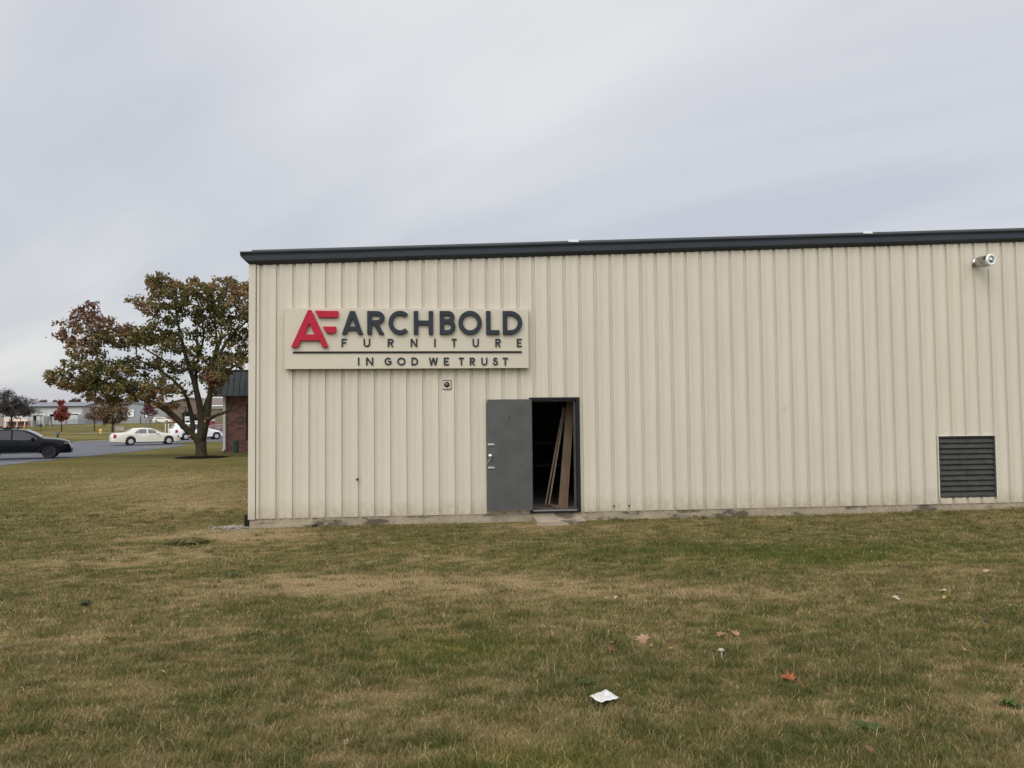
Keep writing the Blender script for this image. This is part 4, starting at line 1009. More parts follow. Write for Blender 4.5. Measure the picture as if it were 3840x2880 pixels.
def small_tree(name, label, base, th, blobs, cols, nleaf, lsize, natt=160, tr=.12, step=None, bark=M_BARK, tipr=.012, group=None, aspect=1., droop=.5, spread=.12, fork=None, outer=None):
    """base world point; blobs in metres relative to base: (x, z, rx, rz, ry)"""
    t = thing(name, label, 'tree', base, 0, group)
    H = max(z+rz for x, z, rx, rz, ry in blobs); step = step or H/22
    att = []; A_ = sum(rx*rz for x, z, rx, rz, ry in blobs)
    for x, z, rx, rz, ry in blobs:
        for _ in range(max(6, int(natt*rx*rz/A_))):
            while True:
                p = RNG.uniform(-1, 1, 3)
                if p @ p < 1: break
            att.append((x+p[0]*rx, p[1]*ry, z+p[2]*rz))
    nodes = []; par = []; rfix = {}
    nt_ = 5
    for i in range(nt_+1):
        nodes.append(np.array([.02*math.sin(i*2.), 0, -.1+(th+.1)*i/nt_])); par.append(i-1); rfix[i] = tr*(1.25-.45*i/nt_)
    if fork:
        for pts in fork:
            pr = nt_
            for x, y, z in pts: nodes.append(np.array([x, y, z])); par.append(pr); pr = len(nodes)-1; rfix[pr] = tr*.5
    nodes, par = grow(att, nodes, par, H*.35, step*1.3, step, 70)
    o, r, kids = wood('trunk', nodes, par, rfix, tipr, 2.3, bark, t, 4)
    if nleaf:
        tips = np.array([i for i in range(len(nodes)) if i not in rfix]); wt = np.array([3. if not kids[i] else 1. for i in tips])
        ch = RNG.choice(len(tips), nleaf, p=wt/wt.sum()); pts = nodes[tips[ch]]+RNG.normal(0, spread*H/5, (nleaf, 3))
        m = fbm(pts[:, 0]*3/H*2, pts[:, 2]*3/H*2, 9, 3)[:, None]; cols = np.array(cols)
        T = cols[0]*(1-m)+cols[1]*m
        T = T*RNG.uniform(.6, 1.45, nleaf)[:, None]
        leaves('crown', pts, lsize, T, t, droop=droop, aspect=aspect)
    return t
def px_blobs(base, Y, lst):     # (u, v, ru, rv) -> metres relative to the base
    out = []
    for u, v, ru, rv in lst:
        p = at(u, v, Y); k = Y/F; out.append((p.x-base.x, p.z-base.z, ru*k, rv*k, (ru+rv)*.5*k))
    return out
b = gp(231, 1619); Y = b.y
small_tree('maple_sapling', 'small bright red maple on the grass strip in front of the loading docks', b, 1.9, px_blobs(b, Y, [(231, 1512, 12, 14), (231, 1535, 22, 18), (230, 1558, 30, 18), (222, 1565, 18, 10), (247, 1562, 16, 12)]), [(.27, .055, .042), (.22, .085, .060)], 3200, .24, 150, .10, group='young trees beyond the car park')
b = gp(422, 1622); Y = b.y
small_tree('pear_tree', 'broad rusty olive tree standing behind the yellow hydrant', b, 1.8, px_blobs(b, Y, [(420, 1510, 40, 35), (400, 1540, 42, 32), (440, 1545, 42, 34), (412, 1570, 45, 18), (452, 1570, 28, 18), (380, 1565, 25, 15)]), [(.15, .105, .050), (.20, .125, .075)], 3600, .27, 260, .15, group='young trees beyond the car park')
b = gp(354, 1616); Y = b.y
small_tree('pear_tree', 'smaller thin brown tree left of the broad rusty olive one', b, 2.0, px_blobs(b, Y, [(352, 1535, 20, 16), (345, 1558, 26, 16), (365, 1562, 20, 16)]), [(.19, .13, .085), (.23, .16, .11)], 1000, .27, 110, .10, group='young trees beyond the car park')
b = at(562, 1611, 118); b.z = gzf(b.x, b.y); Y = 118
kf = Y/F
small_tree('ornamental_tree', 'vase shaped tree with thin purple crown in front of the grey building', b, 1.5, px_blobs(b, Y, [(560, 1520, 20, 20), (552, 1540, 22, 22), (570, 1545, 20, 18), (562, 1530, 14, 30)]), [(.13, .035, .050), (.15, .07, .07)], 900, .20, 150, .10, bark=pm('pinkish_bark', (.20, .145, .115), .9), tipr=.014, group='young trees beyond the car park',
           fork=[[(-.2, 0, 2.1), (-.45, .1, 2.9)], [(.25, .1, 2.2), (.5, 0, 3.0)], [(.05, -.2, 2.3)]])
b = at(42, 1606, 150); b.z = gzf(b.x, b.y); Y = 150
small_tree('bare_tree', 'wide flat topped dark tree almost bare of leaves beyond the black car', b, 2.0, px_blobs(b, Y, [(40, 1520, 60, 22), (90, 1535, 50, 16), (110, 1548, 40, 14), (60, 1550, 70, 14), (-10, 1530, 60, 26), (20, 1490, 40, 18), (75, 1500, 40, 14), (-50, 1530, 40, 25), (30, 1470, 15, 14), (120, 1505, 16, 12)]), [(.060, .050, .046), (.085, .070, .055)], 9000, .42, 420, .24, bark=pm('dark_bark', (.030, .025, .023), .95), tipr=.016, aspect=.22, spread=.17, droop=0., group=None)
for u, v, Y, ru, rv, c, lab in [(166, 1507, 300, 18, 7, (.24, .17, .14), 'hazy pinkish bare tree top beyond the grey roofed dock'), (208, 1508, 310, 10, 6, (.22, .20, .15), 'hazy pale tree top just left of the red maple'), (285, 1503, 300, 28, 8, (.10, .085, .075), 'dark distant tree top above the dock roof right of the red maple'),
                                (330, 1490, 320, 26, 16, (.20, .145, .10), 'tan distant tree behind the left end of the grey gable'), (500, 1490, 330, 30, 16, (.30, .20, .11), 'golden tan distant tree behind the grey gable peak'), (585, 1508, 300, 40, 16, (.27, .16, .07), 'golden distant tree above the grey gable right slope')]:
    p = at(u, v, Y); b = Vector((p.x, Y, gzf(p.x, Y)))
    h = p.z-b.z
    small_tree('distant_tree', lab, b, max(1, h*.5), [(0, h, ru*Y/F, rv*Y/F, ru*Y/F*.7), (0, h*.75, ru*Y/F*.8, rv*Y/F*1.5, 2)], [c, tuple(k*.7 for k in c)], 900, .55, 80, .2, tipr=.03, group='trees far behind the grey buildings')
for u, v, ru, rv, lab in [(702, 1560, 26, 22, 'left dark green evergreen shrub in front of the brick gable'), (736, 1568, 24, 16, 'right lower dark green evergreen shrub in front of the brick gable')]:
    Y = 190; p = at(u, v, Y); b = Vector((p.x, Y, gzf(p.x, Y))); h = p.z-b.z
    t = small_tree('evergreen_shrub', lab, b, .5, [(0, h, ru*Y/F, rv*Y/F, 1.4), (0, h*.5, ru*Y/F*.9, h*.5, 1.4)], [(.035, .050, .032), (.05, .065, .042)], 2400, .26, 90, .1, group='evergreen shrubs'); t['category'] = 'shrub'

# ------------------------------------------------------------------ car park, kerbs, pads
def sheet(name, poly, mat, dz, lift=None):
    # triangulated sheet following the ground
    xs = [p[0] for p in poly]; ys = [p[1] for p in poly]
    mb = MB(); mb.add([(x, y, gzf(x, y)+dz) for x, y in poly], [tuple(range(len(poly)))])
    o = mb.build(name, mat, fix=False); return kind(o, 'structure')
KP = [tuple(gp(u, v)[:2]) for u, v in [(-500, 1711), (271, 1662), (408, 1653.5), (640, 1640)]]
sheet('car_park', [(-24.2, 30.), (-24.7, 40), (-25.2, 46), (-25.4, 52), (-25.7, 58), (-26.6, 63), (-30.2, 68.5), (-30, 71.5), (-24, 72.6), (-6, 73), (20, 73), (20, 105), (-38, 105)]+KP[::-1], M_ASPH, .012)
def kerb(pts, name, w=.16, h=.13):
    mb = MB()
    for (x0, y0), (x1, y1) in zip(pts[:-1], pts[1:]):
        d = Vector((x1-x0, y1-y0, 0)).normalized(); s_ = Vector((-d.y, d.x, 0))*w/2
        a = Vector((x0, y0, gzf(x0, y0))); c = Vector((x1, y1, gzf(x1, y1)))
        vs = [a-s_, a+s_, c+s_, c-s_]; mb.add([tuple(p-Vector((0, 0, .2))) for p in vs]+[tuple(p+Vector((0, 0, h))) for p in vs], [(0, 3, 2, 1), (4, 5, 6, 7), (0, 1, 5, 4), (1, 2, 6, 5), (2, 3, 7, 6), (3, 0, 4, 7)])
    return kind(mb.build(name, M_CURB, fix=False), 'structure')
kerb(KP, 'kerb')
for a, b_ in [((0, 1739), (98, 1735)), ((494, 1681.5), (642, 1675))]:
    p0, p1 = gp(*a), gp(*b_); d = (p1-p0).normalized(); s_ = Vector((-d.y, d.x, 0))*.085
    mb = MB(); mb.add([tuple(q+Vector((0, 0, .022))) for q in (p0-d*.9*(a[0] == 0)-s_, p1-s_, p1+s_, p0-d*.9*(a[0] == 0)+s_)], [(0, 1, 2, 3)])
    kind(mb.build('parking_line', pm('yellowed_paint', (.62, .57, .42), .8, var=.2, scale=6), fix=False), 'structure')
p = gp(392, 1624)
sheet('concrete_pad', [(p.x-6, p.y-1.5), (p.x+7, p.y-1.), (p.x+30, p.y+2), (p.x+30, p.y+6), (p.x-2, p.y+2.)], M_CURB, .02)
sheet('street', [(-125, 196), (-60, 205), (-60, 212), (-125, 204)], M_ASPH, .03)

# ------------------------------------------------------------------ cars
M_CARB = pm('black_car_paint', (.005, .006, .009), .15, var=.05, spec=.16, coat=.0)
M_CARC = pm('cream_car_paint', (.74, .70, .59), .3, var=.03, coat=.5)
M_CARW = pm('white_car_paint', (.78, .78, .77), .3, var=.03, coat=.5)
M_CARR = pm('maroon_car_paint', (.13, .012, .022), .3, var=.05, coat=.5)
M_CARS = pm('silver_car_paint', (.36, .38, .41), .3, .3, var=.05, coat=.5)
M_TAIL = pm('red_lamp', (.30, .010, .015), .2); M_HEAD = pm('lamp_glass', (.55, .55, .55), .1, var=.1); M_AMB = pm('amber_lamp', (.50, .22, .10), .2)
def make_car(name, label, loc_, rz, paint, sp_, cat='car', group='parked cars'):
    t = thing(name, label, cat, loc_, rz, group)
    L_, W_ = sp_['L'], sp_['W']; top = sp_['top']; belt = sp_['belt']; xb = sp_['bot']; wr = sp_['wr']; wx = sp_['wx']
    cab0, cab1 = sp_['cab']
    xs = sorted(set([round(x, 3) for x in np.linspace(0, L_, 36)]+[round(w+d, 3) for w in wx for d in np.linspace(-wr*1.2, wr*1.2, 25)]+[round(p[0], 3) for p in top]+[.03, .08, round(L_-.03, 3), round(L_-.08, 3)]))
    xs = [x for x in xs if 0 <= x <= L_]
    tx, tz = [p[0] for p in top], [p[1] for p in top]
    def zt(x): return float(np.interp(x, tx, tz))
    def zb(x):
        z = float(np.interp(x, [p[0] for p in xb], [p[1] for p in xb]))
        for w in wx:
            d = abs(x-w); ra = wr*1.17
            if d < ra: z = max(z, wr+math.sqrt(ra*ra-d*d))
        return z
    def hw(x):
        f = 1-.5*max(0, (x-(L_-.55))/.55)**2.4*.5-.42*max(0, (.35-x)/.35)**2.2*.3
        return W_/2*f
    def zbelt(x): return min(float(np.interp(x, [p[0] for p in belt], [p[1] for p in belt])), zt(x)-.035)
    def roofw(x): return hw(x)*(.80 if cab0 < x < cab1 else .93)
    def ysurf(x, z):
        za, zc = zbelt(x), zt(x)-.05
        if z <= za: return hw(x)*(.985 if z > .45 else 1)
        f = min(1, max(0, (z-za)/max(.05, zc-za))); h = max(0, (zc-za))
        return hw(x)*.985+(roofw_(x)-hw(x)*.985)*f
    def roofw_(x):
        h = max(0, zt(x)-.05-zbelt(x)); return hw(x)*.985-min(.20, h*.36)*1.0
    mb = MB(); nr = 0
    for x in xs:
        w = hw(x); b_ = zb(x); c_ = zbelt(x); b_ = min(b_, c_-.03); z1 = zt(x); rw = roofw_(x); mid = b_+(c_-b_)*.5
        half = [(0, b_), (w*.90, b_), (w*.985, b_+min(.05, (c_-b_)*.2)), (w, mid), (w*.985, c_), (rw, max(c_+.004, z1-.05)), (rw*.9, z1-.026), (rw*.5, z1-.002), (0, z1+.012)]
        ring = [(x, -y, z) for y, z in half]+[(x, y, z) for y, z in reversed(half[1:-1])]
        nr = len(ring); mb.v += ring
    for i in range(len(xs)-1):
        for k in range(nr): mb.f.append((i*nr+k, i*nr+(k+1) % nr, (i+1)*nr+(k+1) % nr, (i+1)*nr+k))
    mb.f.append(tuple(range(nr))); o_ = (len(xs)-1)*nr; mb.f.append(tuple(o_+k for k in range(nr)))
    bo = mb.build('body', paint, t, smooth=True)
    for e_ in (): pass
    try:
        bo.data.set_sharp_from_angle(angle=R(38))
    except Exception: pass
    def side_patch(nm, pts, mat, off=.010, par=t, sides=(-1, 1)):
        # pts: (x, zlow, zhigh)
        for s_ in sides:
            m2 = MB(); vs = []; fs = []; nz = 4
            X = np.linspace(pts[0][0], pts[-1][0], max(6, int((pts[-1][0]-pts[0][0])/.08)))
            for x in X:
                a = float(np.interp(x, [p[0] for p in pts], [p[1] for p in pts])); c = float(np.interp(x, [p[0] for p in pts], [p[2] for p in pts]))
                for j in range(nz+1):
                    z = a+(c-a)*j/nz; vs.append((x, s_*(ysurf(x, z)+off), z))
            for i in range(len(X)-1):
                for j in range(nz): fs.append((i*(nz+1)+j, i*(nz+1)+j+1, (i+1)*(nz+1)+j+1, (i+1)*(nz+1)+j))
            m2.add(vs, fs); m2.build(nm, mat, par, smooth=True, fix=False)
    gm = sp_.get('glass', M_GLASS)
    for pts in sp_['win']: side_patch('side_window', pts, gm)
    def top_patch(nm, x0, x1, wf, mat, off=.012):
        m2 = MB(); vs = []; fs = []
        for i in range(7):
            x = x0+(x1-x0)*i/6
            for j in range(5): vs.append((x, (j-2)/2*roofw_(x)*wf, zt(x)+off+.006-.026*(abs(j-2)/2)**2+(.045*(1-(abs(j-2)/2)**2) if nm == 'windshield' else 0)))
        for i in range(6):
            for j in range(4): fs.append((i*5+j, i*5+j+1, (i+1)*5+j+1, (i+1)*5+j))
        m2.add(vs, fs); m2.build(nm, mat, t, smooth=True, fix=False)
    top_patch('windshield', *sp_['ws'], .90, sp_.get('wsmat', pm('sky_reflection_glass', (.22, .24, .245), .05, var=.1, spec=1.))); top_patch('rear_window', *sp_['rw'], .88, gm)  # windshield base colour is paled to imitate reflected sky
    for x0, x1, z0, z1 in sp_.get('tail', []): side_patch('tail_light', [(x0, z0, z1), (x1, z0+.02, z1-.01)], M_TAIL, .012)
    for x0, x1, z0, z1 in sp_.get('head', []): side_patch('headlight', [(x0, z0+.02, z1-.01), (x1, z0, z1)], sp_.get('headmat', M_HEAD), .012)
    for x0, x1, z in sp_.get('handles', []):
        for s_ in (-1, 1):
            m2 = MB(); m2.box(x0, x1, s_*(W_/2*.985)-.025, s_*(W_/2*.985)+.025, z, z+.03); m2.build('door_handle', sp_.get('hmat', paint), t)
    side_patch('rocker_trim', [(wx[0]+wr*1.2, sp_['sill']-.02, sp_['sill']+sp_.get('rock', .06)), (wx[1]-wr*1.2, sp_['sill']-.02, sp_['sill']+sp_.get('rock', .06))], sp_.get('rmat', M_BLACK), .006)
    for s_ in (-1, 1):
        m2 = MB(); x, z = sp_['mir']; y = ysurf(x, z)
        m2.lathe([(0, -.11), (.075, -.10), (.10, -.02), (.09, .07), (0, .10)], 10, Matrix.Translation((x, s_*(y+.14), z)) @ Matrix.Rotation(s_*R(90), 4, 'X')); m2.tube([(x, s_*y, z-.04), (x, s_*(y+.1), z-.02)], .03, 6); m2.build('side_mirror', sp_.get('mmat', paint), t, smooth=True)
    for x in wx:
        m2 = MB(); m2.lathe([(0, -W_*.36), (wr*1.2, -W_*.36), (wr*1.2, W_*.36), (0, W_*.36)], 24, Matrix.Translation((x, 0, wr+.02)) @ Matrix.Rotation(R(90), 4, 'X'))
        m2.v = [(a, b, max(c, wr*.75)) for a, b, c in m2.v]; m2.build('wheel_well', M_BLACK, t)
    # wheels
    for x in wx:
        for s_ in (-1, 1):
            WMx = Matrix.Translation((x, s_*(W_/2-.02), wr)) @ Matrix.Rotation(s_*R(90), 4, 'X')
            wh = bpy.data.objects.new('wheel', None); COL.objects.link(wh); wh.parent = t; wh.matrix_local = WMx
            mi = 1
            m2 = MB(); m2.lathe([(wr*.60, .22), (wr*.95, .21), (wr, .17), (wr, .04), (wr*.95, .0), (wr*.64, -.008), (wr*.60, .02), (wr*.60, .22)], 28); m2.build('tyre', M_TYRE, wh, smooth=True)
            m2 = MB(); m2.lathe([(0, .05), (wr*.60, .05), (wr*.60, .035), (wr*.56, .03), (wr*.54, .045), (0, .046)], 24)
            ns = sp_.get('spk', 7)
            for k in range(ns):
                a = 2*math.pi*k/ns; m2.box(wr*.08, wr*.57, -wr*.115, wr*.115, .005, .03, Matrix.Rotation(a, 4, 'Z'))
            m2.lathe([(0, -.004), (wr*.17, .0), (wr*.19, .03), (0, .03)], 14); m2.build('rim', sp_.get('rim', M_RIM), wh)
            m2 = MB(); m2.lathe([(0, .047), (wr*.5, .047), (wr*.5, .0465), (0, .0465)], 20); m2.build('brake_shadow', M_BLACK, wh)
    for part in sp_.get('extra', []): part(t, ysurf, side_patch)
    return t
def arch(t, ysurf, side_patch):
    for x in (.95, 3.83):
        for s_ in (-1, 1):
            m2 = MB(); n = 18; vs = []; fs = []
            for i in range(n+1):
                a = math.pi*(-.04+1.08*i/n); 
                for rr in (.43, .50): 
                    xx = x+rr*math.cos(a); zz = .37+rr*math.sin(a); vs += [(xx, s_*.955, zz)]
            for i in range(n): fs.append((2*i, 2*i+1, 2*i+3, 2*i+2))
            m2.add(vs, fs); o = m2.build('wheel_arch', pm('arch_plastic', (.010, .010, .011), .7, spec=.2), t, fix=False)
            md = o.modifiers.new('thick', 'SOLIDIFY'); md.thickness = .05; md.offset = 0
def roof_bars(t, ysurf, side_patch):
    for s_ in (-1, 1):
        m2 = MB(); m2.tube([(.75, s_*.60, 1.64), (.85, s_*.60, 1.725), (2.2, s_*.60, 1.735), (2.32, s_*.60, 1.66)], .022, 6); m2.build('roof_rail', M_BLACK, t)
    m2 = MB(); m2.prism([(1.55, 1.67), (2.05, 1.66), (1.95, 1.735), (1.65, 1.74)], 'y', -.50, .50); m2.build('roof_pod', M_BLACK, t)
suv = dict(L=4.89, W=1.84, wr=.375, wx=(.95, 3.83), cab=(.1, 3.4), sill=.33, rock=.05, rmat=pm('sill_strip', (.05, .055, .065), .3),
           top=[(0, .75), (.03, 1.0), (.10, 1.18), (.32, 1.55), (.5, 1.635), (1.2, 1.69), (2.1, 1.685), (2.64, 1.625), (3.05, 1.44), (3.45, 1.19), (3.6, 1.15), (4.1, 1.115), (4.5, 1.04), (4.74, .95), (4.80, .83), (4.87, .70), (4.89, .55)],
           belt=[(0, 1.0), (.4, 1.10), (3.2, 1.03), (3.6, 1.0), (4.89, .8)], bot=[(0, .45), (.5, .32), (4.4, .30), (4.89, .30)],
           win=[[(.42, 1.16, 1.20), (.62, 1.14, 1.50), (1.0, 1.12, 1.57)], [(1.08, 1.12, 1.575), (2.0, 1.08, 1.60)], [(2.09, 1.08, 1.595), (2.55, 1.06, 1.545), (3.0, 1.06, 1.33), (3.22, 1.06, 1.16)]],
           ws=(2.72, 3.46), rw=(.11, .31), tail=[(.03, .3, .86, 1.05)], head=[(4.55, 4.80, .80, .90)], headmat=pm('smoked_lamp', (.16, .17, .18), .15, var=.1), handles=[(1.2, 1.4, .95), (2.2, 2.4, .93)], mir=(3.05, 1.13), rim=M_RIMB, spk=10, extra=[arch, roof_bars])
sedan = dict(L=5.27, W=1.89, wr=.335, wx=(1.44, 4.35), cab=(.9, 3.95), sill=.22, rock=.05, spk=7,
             top=[(0, .56), (.012, .80), (.05, .94), (.25, 1.01), (.91, 1.05), (1.05, 1.09), (1.53, 1.36), (1.70, 1.41), (2.45, 1.44), (3.05, 1.38), (3.45, 1.20), (3.92, .98), (4.1, .955), (4.6, .90), (5.0, .81), (5.16, .73), (5.25, .58), (5.27, .48)],
             belt=[(0, .78), (1., .96), (3.9, .92), (5.27, .68)], bot=[(0, .31), (.4, .25), (.9, .21), (4.9, .21), (5.27, .24)],
             win=[[(1.70, .985, 1.0), (1.86, .98, 1.17), (1.96, .98, 1.26)], [(2.0, .98, 1.28), (2.15, .975, 1.325), (2.62, .97, 1.335)], [(2.74, .97, 1.33), (3.08, .965, 1.28), (3.35, .96, 1.14), (3.55, .96, 1.0)]],
             ws=(3.12, 3.88), rw=(1.02, 1.58), glass=M_GLASS2, tail=[(.14, .36, .62, .94)], head=[(5.0, 5.17, .60, .76)], headmat=M_AMB, handles=[(1.78, 1.96, .83), (2.90, 3.08, .83)], hmat=pm('beige_handle', (.40, .37, .29), .4), mir=(3.45, 1.0))
van = dict(L=5.13, W=1.98, wr=.345, wx=(1.44, 4.41), cab=(.15, 3.8), sill=.25, rock=.06, spk=9,
           top=[(0, .55), (.03, 1.05), (.10, 1.12), (.45, 1.58), (.62, 1.70), (1.4, 1.76), (2.4, 1.74), (2.9, 1.65), (3.35, 1.43), (3.85, 1.12), (4.1, 1.04), (4.6, .94), (4.95, .77), (5.08, .62), (5.13, .45)],
           belt=[(0, 1.0), (.5, 1.06), (3.6, 1.0), (5.13, .72)], bot=[(0, .42), (.6, .27), (4.8, .25), (5.13, .3)],
           win=[[(.88, 1.20, 1.30), (1.0, 1.12, 1.50), (1.2, 1.10, 1.58), (1.62, 1.09, 1.61)], [(1.68, 1.09, 1.615), (2.55, 1.06, 1.60)], [(2.62, 1.06, 1.59), (3.05, 1.05, 1.46), (3.35, 1.04, 1.28), (3.62, 1.04, 1.10)]],
           ws=(2.95, 3.80), rw=(.12, .45), tail=[(.42, .66, .68, 1.04)], head=[(4.66, 4.98, .68, .82)], headmat=M_HEAD, handles=[(1.75, 1.95, .93), (2.8, 3.0, .92)], mir=(3.5, 1.12))
def rack(t, ysurf, side_patch):
    for s_ in (-1, 1):
        m2 = MB(); m2.tube([(.7, s_*.62, 1.73), (.8, s_*.62, 1.81), (2.3, s_*.62, 1.82), (2.45, s_*.62, 1.74)], .022, 6); m2.build('roof_rail', M_BLACK, t)
van['extra'] = [rack]
hatch = dict(van, L=4.9, wx=(1.1, 4.0), extra=[], wr=.36)
hatch['top'] = [(0, .6), (.03, .98), (.12, 1.1), (.5, 1.55), (.7, 1.64), (1.5, 1.69), (2.5, 1.67), (2.9, 1.58), (3.4, 1.33), (3.8, 1.10), (4.1, 1.03), (4.5, .95), (4.75, .8), (4.9, .5)]
hatch['win'] = [[(.62, 1.2, 1.3), (.8, 1.14, 1.5), (1.6, 1.10, 1.58)], [(1.66, 1.10, 1.58), (2.5, 1.07, 1.57)], [(2.56, 1.07, 1.56), (3.0, 1.06, 1.42), (3.5, 1.05, 1.10)]]; hatch['ws'] = (2.95, 3.75); hatch['head'] = [(4.5, 4.78, .68, .82)]; hatch['mir'] = (3.4, 1.12)
def carpos(u_rear, v_b, L_, Y): p = at(u_rear, v_b, Y); return Vector((p.x, Y, gzf(p.x, Y)+.012))
make_car('black_crossover', 'black crossover with black wheels parked nearest on the left', (at(271, 1700, 44.4).x-4.89*math.cos(R(25)), 44.4-4.89*math.sin(R(25)), .012), R(25), M_CARB, suv)
make_car('sedan', 'cream four door sedan with silver wheels parked behind the lawn', (at(413, 1650, 63.6).x, 63.6, .012), R(33), M_CARC, sedan)
make_car('minivan', 'white minivan with dark windows parked behind the maple trunk', (at(631, 1640, 78).x, 78.2, .012), R(33), M_CARW, van)
dk = dict(sedan, glass=M_GLASS2)
make_car('maroon_car', 'dark maroon car parked beyond the white minivan nose', (at(728, 1600, 85).x, 85.5, .012), R(24), M_CARR, dict(sedan, top=[(x, z*1.03) for x, z in sedan['top']]))
p = at(577, 1600, 216); make_car('white_suv', 'distant cream white suv on the grass by the grey gable', (p.x, 216, gzf(p.x, 216)+.03), 0, M_CARC, hatch)
p = at(706, 1595, 150); make_car('silver_car', 'distant silver car seen between the maple stems', (p.x, 150, gzf(p.x, 150)+.35), 0, M_CARS, sedan)
# red box van far behind the minivan
p = at(749, 1600, 140); rv_ = thing('red_van', 'distant red box van with white roof between two maple stems', 'van', (p.x, 140, gzf(p.x, 140)), 0, 'parked cars')
mb = MB(); mb.box(0, 1.62, 0, 3., .55, 1.75); mb.box(.05, 1.57, 3., 4.2, .5, 1.2); mb.build('body', pm('red_van_paint', (.28, .03, .05), .4), rv_)
mb = MB(); mb.box(-.02, 1.64, -.02, 3.02, 1.75, 2.02); mb.build('roof', M_WHITE, rv_)
for x in (.12, 1.3):
    for s_ in (-1, 1):
        mb = MB(); mb.lathe([(0, 0), (.34, 0), (.36, .05), (.36, .2), (0, .2)], 16, Matrix.Translation((x, 1.8+s_*1.3, .36)) @ Matrix.Rotation(R(90), 4, 'Y')); mb.build('wheel', M_TYRE, rv_)

# ------------------------------------------------------------------ brick office
YO = 49.0
def ox(u): return at(u, 1600, YO).x
x0 = ox(840); zg = gzf(x0, YO); ze = at(870, 1485, YO).z; zt_ = at(870, 1392, YO).z
off = thing('brick_office', 'red brick office with dark green standing seam fascia behind the warehouse corner', 'building', (x0, YO, 0))
wx0 = ox(923)-x0; wx1 = ox(985)-x0; XR = 9.0; wz0 = at(930, 1652, YO).z; wz1 = at(930, 1514, YO).z
mb = MB(); mb.box(0, wx0, 0, .3, -.2, ze-.02); mb.box(wx1, XR, 0, .3, -.2, ze-.02); mb.box(wx0, wx1, 0, .3, -.2, wz0); mb.box(wx0, wx1, 0, .3, wz1, ze-.02); mb.box(0, .3, .3, 22, -.2, ze-.02)
mb.build('brick_wall', M_BRICK, off)
fr = MB(); fr.box(wx0, wx1, .06, .14, wz0, wz0+.07); fr.box(wx0, wx1, .06, .14, wz1-.5, wz1); fr.box(wx0, wx0+.07, .06, .14, wz0+.07, wz1-.5); fr.box(wx1-.07, wx1, .06, .14, wz0+.07, wz1-.5); fr.box(wx0+.45, wx0+.5, .06, .14, wz0+.07, wz1-.5)
wo = fr.build('window', M_BLACK, off); mb = MB(); mb.box(wx0+.07, wx1-.07, .11, .13, wz0+.07, wz1-.5); mb.build('pane', pm('blue_glass', (.03, .045, .06), .08, var=.3, spec=.8), wo)
# mansard fascia, sloping outwards at the foot
M_GREEN = pm('green_metal', (.028, .042, .045), .5, var=.1, scale=1.5)
xl_t = ox(830)-x0; xl_b = ox(811)-x0
mb = MB(); mb.v += [(xl_b, -.55, ze-.02), (XR, -.55, ze-.02), (XR, -.22, zt_), (xl_t, -.22, zt_), (xl_b, 22, ze-.02), (xl_t, 22, zt_), (XR, .3, zt_), (XR, .3, ze-.02), (xl_t+.2, .3, zt_)]
mb.f += [(0, 1, 2, 3), (4, 0, 3, 5), (3, 2, 6, 8), (0, 4, 7, 1)]
mb.build('fascia', M_GREEN, off, fix=False)
mb = MB(); x = xl_b+.12
while x < XR:
    mb.add([(x-.018, -.551, ze-.01), (x+.018, -.551, ze-.01), (x+.018, -.59, ze-.01), (x-.018, -.59, ze-.01), (x-.018, -.221, zt_), (x+.018, -.221, zt_), (x+.018, -.26, zt_), (x-.018, -.26, zt_)], [(2, 3, 7, 6), (1, 2, 6, 5), (3, 0, 4, 7)]); x += .37
mb.build('standing_seam', M_GREEN, off, fix=False)
mb = MB(); mb.box(xl_t-.04, XR, -.28, -.18, zt_, zt_+.07); mb.box(xl_t-.04, xl_t+.06, -.18, 22, zt_, zt_+.07); mb.build('coping', M_TRIM, off)
mb = MB(); mb.box(-.5, XR, .31, 21.9, ze+.1, ze+.2); mb.build('flat_roof', M_TRIM2, off)
mb = MB(); dx0 = ox(838.5)-x0; dx1 = ox(847.5)-x0; mb.box(dx0, dx1, -.12, -.003, at(843, 1690, YO).z, ze-.04); mb.box(dx0, dx1, -.30, -.12, at(843, 1690, YO).z, at(843, 1690, YO).z+.1); mb.box(dx0-.02, dx1+.02, -.125, -.0035, at(843, 1600, YO).z, at(843, 1600, YO).z+.04); mb.build('downspout', pm('white_downspout', (.62, .62, .61), .5, var=.06), off)
# green utility pedestal
b = gp(884, 1699); pe = thing('utility_pedestal', 'green cylindrical utility pedestal in front of the brick office', 'utility box', b)
mb = MB(); mb.lathe([(0, -.1), (.17, -.1), (.17, .72), (.165, .74), (.165, .70), (0, .70)], 20); mb.build('post', pm('utility_green', (.020, .060, .045), .5), pe, smooth=False)
mb = MB(); mb.lathe([(0, .70), (.178, .70), (.180, .74), (.165, .79), (.10, .81), (0, .815)], 20); mb.build('cap', pm('utility_green', (.020, .060, .045)), pe, smooth=False)
# small utility box by the kerb
b = gp(216, 1640); ub = thing('utility_box', 'small grey green utility box on a short post near the far kerb', 'utility box', b)
mb = MB(); mb.box(-.09, .09, -.06, .06, -.1, .28); mb.build('post', M_BLACK, ub); bevbox('cabinet', -.22, .22, -.14, .14, .28, .70, .02, pm('cabinet_green', (.09, .11, .10), .6), ub)
